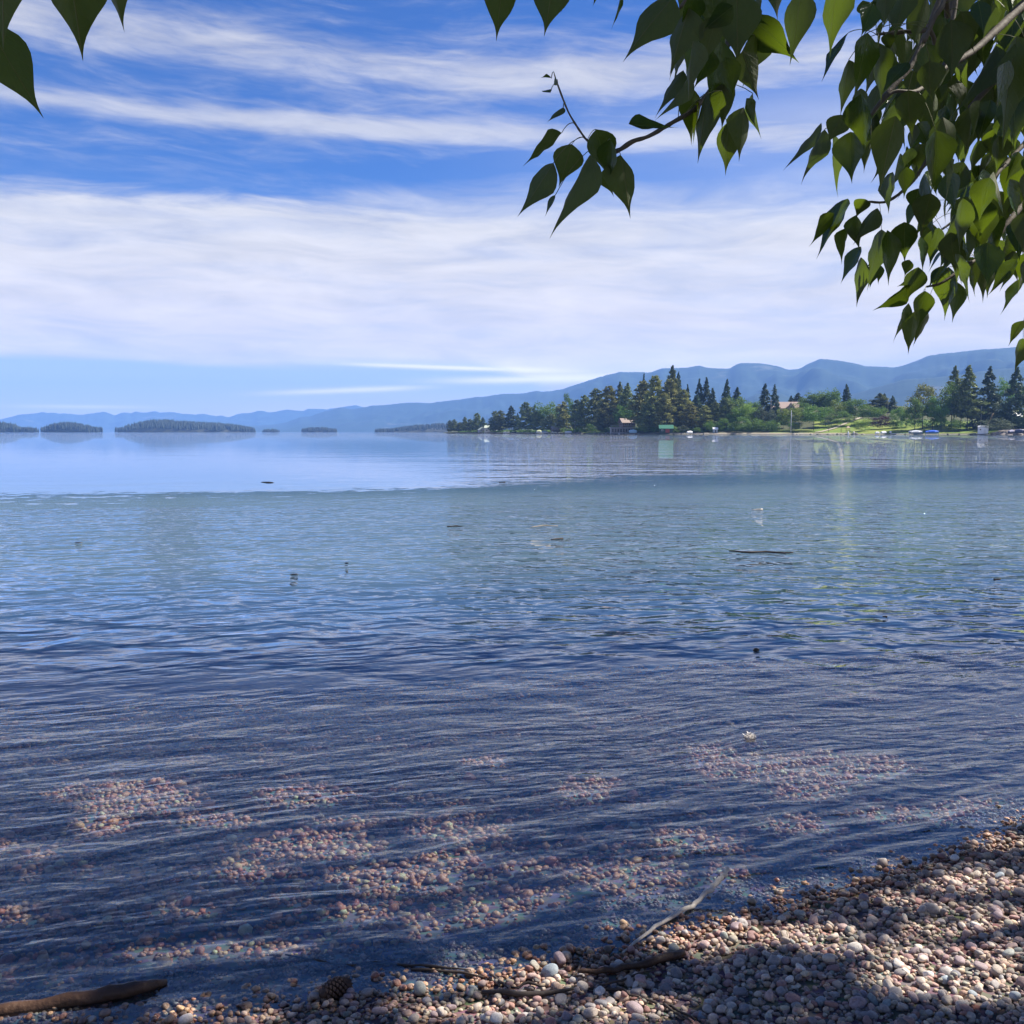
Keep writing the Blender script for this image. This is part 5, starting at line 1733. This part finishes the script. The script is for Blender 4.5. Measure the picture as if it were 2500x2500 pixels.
M_BLUE = pm('blue tarpaulin', (0.01, 0.12, 0.62)); M_SLATE = pm('slate cover', (0.20, 0.24, 0.28)); M_HULL = pm('white hull', (0.72, 0.74, 0.76)); M_DKH = pm('dark hull', (0.03, 0.035, 0.06))


def lift(px, o_, w, label, h=2.6, top=None):
    Y_ = float(shoreY(px)) + o_
    t = thing('boat_lift', Vector(((px - 1250) / F * Y_ * CP, Y_, -0.5)), label, 'boat lift', 'boat lifts')
    for sx in (-1, 1):
        for sy in (-1, 1):
            MB().box((sx * w / 2, sy * 1.6, h / 2), (0.16, 0.16, h)).build('post', C_GREY, t)
    if top is not None:
        MB().box((0, 0, h + 0.1), (w + 0.8, 4, 0.25)).build('canopy', top, t)


boat(2236, -4, 8.0, 2.6, 1.1, 0.15, M_SLATE, 'grey covered pontoon boat at the bright lawn', cover=pm('pale grey cover', (0.5, 0.53, 0.56)), z=0.45)
lift(2236, -4, 6.2, 'grey lift holding the grey covered boat', 3.2)
boat(2276, -4, 7.4, 2.6, 1.1, -0.1, pm('blue grey hull', (0.10, 0.2, 0.3)), 'motorboat under a bright blue tarpaulin', cover=M_BLUE, z=0.45)
lift(2276, -4, 6.0, 'grey lift holding the blue covered boat', 3.0)
boat(2158, -1, 4.6, 1.8, 0.8, 0.5, M_HULL, 'white boat lying on the shore left of the bright lawn', cover=C_WHITE, z=0.5)
boat(2142, -1, 2.6, 1.3, 0.7, 0.2, M_HULL, 'small white dinghy left of the white boat', cover=C_WHITE, z=0.4, name='dinghy')
boat(2085, -1, 2.6, 1.1, 0.6, 1.1, M_HULL, 'small white dinghy right of the play set', cover=C_CREAM, z=0.6, name='dinghy')
boat(2174, 1, 1.8, 1.2, 0.6, 1.4, M_HULL, 'tiny white rowing boat on the lawn edge', cover=C_WHITE, z=0.9, name='rowing_boat')
boat(2470, -4, 4.0, 1.7, 1.1, 0.3, M_DKH, 'dark blue motorboat nearest the stones at the right edge', cover=pm('grey purple cover', (0.28, 0.27, 0.36)), z=0.6)
boat(2490, -3, 5.0, 2.0, 1.3, -0.3, M_DKH, 'dark motorboat cut off by the right edge', cover=pm('navy cover', (0.05, 0.06, 0.12)), z=0.7)
boat(1545, -7, 5.5, 1.9, 1.2, 2.8, pm('pale blue hull', (0.35, 0.55, 0.68)), 'pale blue boat hanging at the right end of the boat shed', cover=pm('pale blue cover', (0.4, 0.6, 0.72)), z=0.9)
boat(1684, -1, 4.2, 1.7, 0.9, 0.4, M_HULL, 'white covered boat on the shore below the hidden brown house', cover=C_WHITE, z=0.5)
boat(1512, -14, 1.6, 0.8, 0.4, 0.4, M_HULL, 'small white float in front of the boat shed', cover=C_WHITE, z=0.05, name='float')
boat(1316, -5, 4.4, 2.0, 1.4, 0.3, M_HULL, 'pale boat with a cabin cover at the point', cover=pm('yellow green cover', (0.5, 0.55, 0.3)), z=0.6)
boat(1330, -5, 4.8, 2.0, 1.1, -0.3, M_HULL, 'blue and white boat beside the one with the cabin cover', cover=pm('blue grey cover', (0.3, 0.42, 0.5)), z=0.4)
boat(1236, -4, 6.0, 2.2, 1.1, 0.2, M_HULL, 'white motorboat at the dock on the point', z=0.3)
boat(1255, -4, 4.8, 2.0, 1.0, 0.2, M_DKH, 'dark motorboat right of the white motorboat', z=0.3)
boat(1388, -4, 5.6, 2.0, 1.0, -0.2, M_HULL, 'white motorboat left of the little sloping lawn', cover=C_WHITE, z=0.3)
boat(1352, -5, 4.8, 2.0, 1.0, 0.1, pm('cream hull', (0.6, 0.55, 0.4)), 'cream motorboat below the brown cabin', z=0.3)


def dock(px0, px1, off, label, w=2.2, col=None):
    Ya, Yb = float(shoreY(px0)) + off, float(shoreY(px1)) + off
    a = Vector(((px0 - 1250) / F * Ya * CP, Ya, 0.55)); b = Vector(((px1 - 1250) / F * Yb * CP, Yb, 0.55))
    c = (a + b) / 2
    L = (b - a).length
    t = thing('dock', (c.x, c.y, 0.0), label, 'dock', 'docks along the far shore', math.atan2(b.y - a.y, b.x - a.x))
    MB().box((0, 0, 0.6), (L, w, 0.18)).build('deck', col or pm('weathered planks', (0.42, 0.39, 0.35)), t)
    for k in range(max(2, int(L / 6))):
        x = -L / 2 + (k + 0.5) * L / max(2, int(L / 6))
        MB().box((x, 0, 0.0), (0.22, w * 0.9, 1.04)).build('post', pm('dark piles', (0.08, 0.07, 0.06)), t)


dock(1090, 1170, -4, 'low dark dock at the tip of the point', 2.5, pm('dark planks', (0.14, 0.13, 0.12)))
dock(1180, 1228, -5, 'pale dock in front of the cream cottages')
dock(1268, 1306, -6, 'dock left of the boat with the cabin cover')
dock(1338, 1372, -6, 'white dock below the brown cabin', 2.0, C_WHITE)
dock(1400, 1432, -5, 'sandy coloured dock left of the little lawn', 2.0, pm('tan planks', (0.45, 0.37, 0.27)))
dock(1452, 1490, -7, 'long grey dock left of the boat shed')
dock(1490, 1558, -8, 'pale dock in front of the glazed boat shed')
dock(1636, 1672, -6, 'pale dock right of the green roofed boathouse')
dock(1680, 1730, -5, 'long pale dock by the white covered boat')
dock(2175, 2222, -6, 'white edged dock in front of the bright lawn', 2, C_WHITE)
dock(2300, 2385, -4, 'long pale dock left of the white shed')

# poles, play set, seawall
def pole(px, o_, ytop, r, m, label, name='pole', cat='pole'):
    b = lp(px, o_, -0.3)
    t = atY(px, ytop, b.y)
    tt_ = thing(name, b, label, cat)
    H = t.z - b.z
    MB().tube([(0, 0, 0), (0, 0, H * 0.5), (0, 0, H)], [r, r * 0.85, r * 0.6], 8).build('mast', m, tt_, True)
    return tt_, H
fp, H = pole(1931, 3, 1003, 0.20, pm('grey white mast', (0.6, 0.62, 0.62)), 'tall pale flagpole in front of the yellow green willow', 'flagpole', 'flagpole')
vs, fs = ico(1)
MB().add((vs * 0.3 + np.array([0, 0, H])).tolist(), fs.tolist()).build('finial', C_WHITE, fp)
MB().box((0.1, 0, H * 0.80), (0.55, 0.08, 3.2)).build('furled_flag', pm('faded flag', (0.5, 0.5, 0.55)), fp)
up_, H = pole(2166, 90, 975, 0.16, pm('grey pole wood', (0.3, 0.28, 0.25)), 'wooden utility pole between the conifers on the saddle', 'utility_pole')
MB().box((0, 0, H - 1.0), (2.2, 0.16, 0.16)).build('crossarm', pm('grey pole wood', (0.3, 0.28, 0.25)), up_)
up_, H = pole(1881, 40, 975, 0.16, pm('grey pole wood', (0.3, 0.28, 0.25)), 'grey utility pole in front of the paired dark spruces', 'utility_pole')
MB().box((0, 0, H - 1.0), (2.2, 0.16, 0.16)).build('crossarm', pm('grey pole wood', (0.3, 0.28, 0.25)), up_)
lpst, H = pole(2394, 30, 993, 0.09, C_WHITE, 'thin pale lamp post at the top of the lawn by the dark spruce', 'lamp_post', 'lamp post')
MB().box((0, 0, H + 0.1), (0.5, 0.5, 0.35)).build('lantern', C_GREY, lpst)
lpst, H = pole(1403, 8, 1030, 0.10, C_GREY, 'slim pole on the point left of the little lawn')
MB().box((0, 0, H + 0.1), (0.5, 0.5, 0.4)).build('lantern', C_WHITE, lpst)

b = lp(2070, 6)
ps = thing('play_set', b, 'wooden play tower with peaked roof and green slide near the water', 'play set')
ps.scale = (0.75, 0.75, 0.8)
M_PW = pm('play wood', (0.36, 0.24, 0.15))
for sx in (-1.2, 1.2):
    for sy in (-1.2, 1.2):
        MB().box((sx, sy, 1.8), (0.22, 0.22, 3.6)).build('post', M_PW, ps)
MB().box((0, 0, 1.6), (2.7, 2.7, 0.2)).build('platform', M_PW, ps)
MB().add([(-1.7, -1.7, 3.6), (1.7, -1.7, 3.6), (1.7, 1.7, 3.6), (-1.7, 1.7, 3.6), (0, 0, 5.0)], [(0, 1, 4), (1, 2, 4), (2, 3, 4), (3, 0, 4), (3, 2, 1, 0)]).build('roof', pm('tan canvas', (0.4, 0.28, 0.2)), ps)
MB().add([(1.2, -0.5, 1.7), (1.2, 0.5, 1.7), (3.6, 0.5, 0.2), (3.6, -0.5, 0.2), (1.2, -0.5, 1.5), (1.2, 0.5, 1.5), (3.6, 0.5, 0.0), (3.6, -0.5, 0.0)], [(0, 3, 2, 1), (4, 5, 6, 7), (0, 1, 5, 4), (2, 3, 7, 6), (1, 2, 6, 5), (3, 0, 4, 7)]).build('slide', pm('green slide', (0.05, 0.28, 0.18)), ps)
MB().box((-3.4, 0, 3.1), (4.4, 0.2, 0.2)).box((-5.5, -0.8, 1.5), (0.2, 0.2, 3.2)).box((-5.5, 0.8, 1.5), (0.2, 0.2, 3.2)).build('swing_frame', M_PW, ps)
bo = lp(2071, -8); b2 = thing('buoy', (bo.x, bo.y, 0), 'white mooring buoy post in the water below the play set', 'buoy')
MB().tube([(0, 0, -0.6), (0, 0, 0.9), (0, 0, 1.7)], [0.45, 0.45, 0.2], 10).build('float', C_WHITE, b2, True)
MB().tube([(0, 0, 1.7), (0, 0, 2.4)], [0.08, 0.05], 6).build('staff', C_WHITE, b2)
# fallen pale trunk leaning in the dark trees
bl = lp(2418, 28)
stick('leaning_trunk', [lp(2408, 30, 1.5), lp(2416, 30, 5.5), lp(2423, 30, 9.5)], [0.45, 0.5, 0.35], pm('bare golden trunk', (0.42, 0.30, 0.15)),
      'bare golden trunk leaning under the dark symmetrical spruce', 'tree trunk', 8, 3, 0.05)
# seawall of boulders along the shore: the stones one can tell apart
vsB, fsB = stone_variants(2, 5, 77)
BME = []
M_BOUL = plain('shore boulders', (0.27, 0.24, 0.21), 0.9, 0.35, 0.6, 0.2)
for k in range(5):
    BME.append(np_mesh('boulder_%d' % k, vsB[k], fsB, M_BOUL, True))
for k in range(60):
    px = random.choice([random.uniform(1935, 2110), random.uniform(2425, 2500), random.uniform(2425, 2500)])
    o_ = random.uniform(-2.5, 0.5) if px < 2200 else random.uniform(-2, 22) * (px - 2420) / 80
    s = random.uniform(0.5, 1.25)
    q_ = lp(px, o_, 0.1)
    o = link('boulder', BME[k % 5])
    o.location = q_; o.scale = (s * 1.2, s, s * 0.7); o.rotation_euler = (0, 0, random.uniform(0, 6))
    if px < 2200:
        tag(o, 'pale boulder in the low stone bank at the foot of the path', 'boulder', 'boulders in the low bank by the path')
    else:
        tag(o, 'brown boulder on the stony slope at the right edge', 'boulder', 'boulders on the stony slope at the right edge')

# ------------------------------------------------------------------ islands
def island(pts, D, label, seed, ntree=700, th=16, thick=None):
    xs = [p[0] for p in pts]; ys = [p[1] for p in pts]
    npx = np.linspace(xs[0], xs[-1], 70)
    rid = np.interp(npx, xs, ys)
    hgt = np.maximum(0.0, (1054 - rid) / F * D + CAMZ - th * 0.45)
    wm = (xs[-1] - xs[0]) / F * D
    dep_ = thick or min(wm * 0.5, 500)
    rows = np.linspace(0, 1, 14)
    PXg, RW = np.meshgrid(npx, rows)
    Hg = np.interp(PXg, npx, hgt)
    e_ = np.sin(np.pi * np.clip((PXg - xs[0]) / (xs[-1] - xs[0]), 0, 1)) ** 0.5
    Yg = D + (RW - 0.5) * dep_ * e_
    Xg = (PXg - 1250) / F * D * CP
    prof_ = np.sin(np.pi * RW) ** 0.6
    Zg = Hg * prof_ * 1.0 - 1.5 + 2.2 * np.minimum(1, prof_ * 3) + 2 * (fbm(Xg * 0.02, Yg * 0.02, 3, seed) - 0.5) * prof_
    tag(link('island', grid_mesh('island', Xg, Yg, Zg, M_ILAND)), kind='structure')
    r = np.random.default_rng(seed)
    i = r.integers(0, 70, ntree); j = r.integers(1, 13, ntree)
    bx = Xg[j, i] + r.normal(0, 5, ntree); by = Yg[j, i] + r.normal(0, 8, ntree); bz = Zg[j, i] - 1
    h = th * r.uniform(0.55, 1.2, ntree); w = h * r.uniform(0.28, 0.45, ntree)
    V, Fc = [], []
    ang = r.uniform(0, 6.28, ntree)
    rings = [(0.05, 1.0), (0.45, 0.72), (0.42, 0.95), (1.0, 0.02)]
    n_ = 5
    for (tz, tw_) in rings:
        for k in range(n_):
            a_ = ang + 2 * np.pi * k / n_
            jit = r.uniform(0.7, 1.2, ntree)
            V.append(np.stack([bx + np.cos(a_) * w / 2 * tw_ * jit, by + np.sin(a_) * w / 2 * tw_ * jit, bz + tz * h], 1))
    V = np.stack(V, 1)
    q_ = []
    for a_ in (0, 2):
        for k in range(n_):
            k2 = (k + 1) % n_
            q_.append([a_ * n_ + k, a_ * n_ + k2, (a_ + 1) * n_ + k2, (a_ + 1) * n_ + k])
    q_ = np.array(q_)
    Q = q_[None] + (np.arange(ntree) * V.shape[1])[:, None, None]
    o = link('island_forest', np_mesh('island_forest', V.reshape(-1, 3), Q.reshape(-1, 4), M_ISLE, False, {'tone': ('FLOAT', np.repeat(r.uniform(0, 1, ntree), V.shape[1]))}))
    tag(o, label, 'forest', None, 'stuff')


M_ILAND = plain('island ground', (0.045, 0.05, 0.035), 0.9, 0.4, 0.02)
island([(-90, 1040), (0, 1035), (20, 1039), (40, 1046), (52, 1055)], 3000, 'dark conifer forest on the island cut off by the left edge', 1, 900)
island([(55, 1052), (62, 1047), (75, 1046), (88, 1054)], 3000, 'tuft of conifers on the tiny islet beside the leftmost island', 2, 160, 11)
island([(110, 1055), (118, 1047), (135, 1040), (160, 1036), (178, 1037), (210, 1043), (242, 1055)], 3200, 'conifer forest on the small domed island second from the left', 3, 1300)
island([(294, 1056), (310, 1048), (340, 1036), (375, 1030), (410, 1030), (450, 1034), (520, 1037), (580, 1043), (606, 1048), (614, 1056)], 3400, 'conifer forest on the long low island', 4, 3000)
island([(645, 1056), (655, 1050), (668, 1049), (677, 1056)], 3600, 'few conifers on the tiny islet right of the long island', 5, 150, 10)
island([(740, 1056), (750, 1048), (775, 1047), (800, 1048), (818, 1056)], 3600, 'row of conifers on the narrow islet at centre left', 6, 420, 13)
island([(925, 1057), (960, 1050), (1000, 1043), (1050, 1039), (1100, 1036), (1200, 1036), (1300, 1056)], 3200, 'wooded low headland behind the tip of the point', 7, 2200, 12)

# ------------------------------------------------------------------ mountains
RA = [(-700, 1000), (-300, 1010), (-100, 1040), (0, 1026), (20, 1021), (47, 1014), (93, 1010), (107, 1007), (120, 1010), (132, 1008), (146, 1011), (161, 1010), (199, 1014), (227, 1010), (258, 1006), (281, 1015), (298, 1009), (310, 1008),
      (323, 1010), (332, 1006), (354, 1009), (376, 1005), (391, 1008), (422, 1007), (441, 1010.5), (481, 1013), (497, 1011), (528, 1017), (543, 1015.5), (559, 1020), (578, 1013), (587, 1010), (609, 1010), (630, 1004), (644, 1004),
      (655, 1008), (674, 1006), (702, 1001), (714, 1002), (739, 1005), (755, 998.5), (786, 999.7), (795, 1001), (829, 996), (850, 993), (870, 989.5), (885, 995), (960, 1000), (1300, 1010)]
RB = [(540, 1054), (602, 1042), (668, 1037), (699, 1032), (736, 1019), (758, 1018), (779, 1010), (829, 996.6), (866, 1000.6), (910, 991), (926, 991.5), (984, 986), (1012, 984.5), (1050, 985.5), (1102, 978.6), (1125, 977), (1161, 971),
      (1179, 971), (1229, 963), (1278, 962.6), (1309, 956), (1322, 958), (1348, 956.6), (1373, 952), (1412, 939), (1464, 922.5), (1511, 911), (1550, 911), (1585, 912), (1614, 902.5), (1640, 901.5), (1681, 900), (1702, 895), (1733, 902),
      (1779, 902.5), (1798, 891), (1811, 889), (1862, 891), (1893, 896.6), (1924, 906), (1950, 903), (1971, 890), (2000, 879), (2039, 883), (2078, 889), (2109, 897), (2181, 900), (2197, 896), (2233, 883.6), (2259, 872), (2274, 870.7),
      (2290, 867), (2331, 864), (2375, 858), (2466, 852), (2500, 850), (2700, 830), (3000, 850), (3600, 900)]
RC = [(1300, 1055), (1500, 1030), (1650, 1010), (1790, 990), (1840, 966), (1900, 962), (1960, 985), (2080, 965), (2200, 930), (2330, 920), (2420, 905), (2500, 900), (2800, 880), (3400, 930)]


def mountm(ex):
    g = ex.n('ShaderNodeNewGeometry')
    n = ex.noise(g.outputs['Position'], 0.0016, 6, 0.62)
    n2 = ex.noise(g.outputs['Position'], 0.012, 4, 0.6)
    c = ex.mixc(n2, (0.012, 0.03, 0.022), (0.04, 0.062, 0.035))
    c = ex.mixc(ex.mul(ex.ss(n, 0.60, 0.70), 0.6), c, (0.20, 0.19, 0.14))
    return princ(ex, c, 0.95, 0.1)
M_MOUNT = mat('forested mountain', mountm)


def mountains(rpts, Df, front, back, seed, rough, step=4.0):
    xs = [p[0] for p in rpts]; ys = [p[1] for p in rpts]
    px = np.arange(xs[0], xs[-1] + 1, step)
    rid = np.interp(px, xs, ys)
    k = np.array([0.25, 0.5, 0.25])
    rid = np.convolve(np.pad(rid, 1, 'edge'), k, 'valid')
    rid += (fbm(px * 0.13, px * 0 + seed, 3, seed) - 0.45) * rough
    D = Df(px)
    top_ = (1054 - rid) / F * D + CAMZ + 4
    rows = np.concatenate([np.linspace(0, 1, 26), np.linspace(1.1, 2.0, 8)])
    PXg, RW = np.meshgrid(px, rows)
    Dg = np.interp(PXg, px, D); Tg = np.interp(PXg, px, top_)
    Yg = np.where(RW <= 1, Dg - front * (1 - RW), Dg + back * (RW - 1))
    Xg = (PXg - 1250) / F * Yg * CP
    sh_ = np.where(RW <= 1, RW ** 0.95, np.maximum(0, 1 - np.maximum(RW - 1, 0) ** 1.3))
    gully = (np.abs(fbm(Xg * 0.0016 + seed, Yg * 0.0008, 5, seed) - 0.47) * 2.6 - 0.25)
    Zg = Tg * (sh_ + gully * 0.75 * np.sin(np.pi * np.clip(RW, 0, 1)) ** 1.0 * 0.6) * np.where(RW <= 1, 1, 0.995)
    lim_ = (Tg * (Yg / Dg)) * 0.985
    Zg = np.where(RW < 1, np.minimum(Zg, lim_), Zg)
    Zg = Zg - 3 * (RW == 0) * 1.0 - np.where(RW >= 1.99, 5, 0)
    return Xg, Yg, np.maximum(Zg, -4)


for nm, args in (('mountain_range', (RA, lambda p: np.full_like(p, 15000.0), 1800, 1200, 3, 2.2, 3.0)),
                 ('mountain_range', (RB, lambda p: np.interp(p, [540, 1100, 1600, 2500, 3600], [11500, 10200, 9000, 7600, 7000]), 2600, 1500, 9, 2.0)),
                 ('foothills', (RC, lambda p: np.interp(p, [1300, 2500, 3400], [6200, 5300, 5000]), 1500, 500, 15, 3.0))):
    Xg, Yg, Zg = mountains(*args)
    tag(link(nm, grid_mesh(nm, Xg, Yg, Zg, M_MOUNT)), kind='structure')

# ------------------------------------------------------------------ the air
hz = MB().box((0, 8000, 425), (31000, 19600, 872)).build('haze', [])
hm = bpy.data.materials.new('haze')
hm.use_nodes = True
nt = hm.node_tree
nt.nodes.clear()
ho = nt.nodes.new('ShaderNodeOutputMaterial')
pv = nt.nodes.new('ShaderNodeVolumePrincipled')
pv.inputs['Color'].default_value = (0.24, 0.47, 1.0, 1)
pv.inputs['Density'].default_value = 7.6e-5
pv.inputs['Anisotropy'].default_value = 0.0
nt.links.new(pv.outputs[0], ho.inputs['Volume'])
hz.data.materials.append(hm)
tag(hz, kind='stuff')
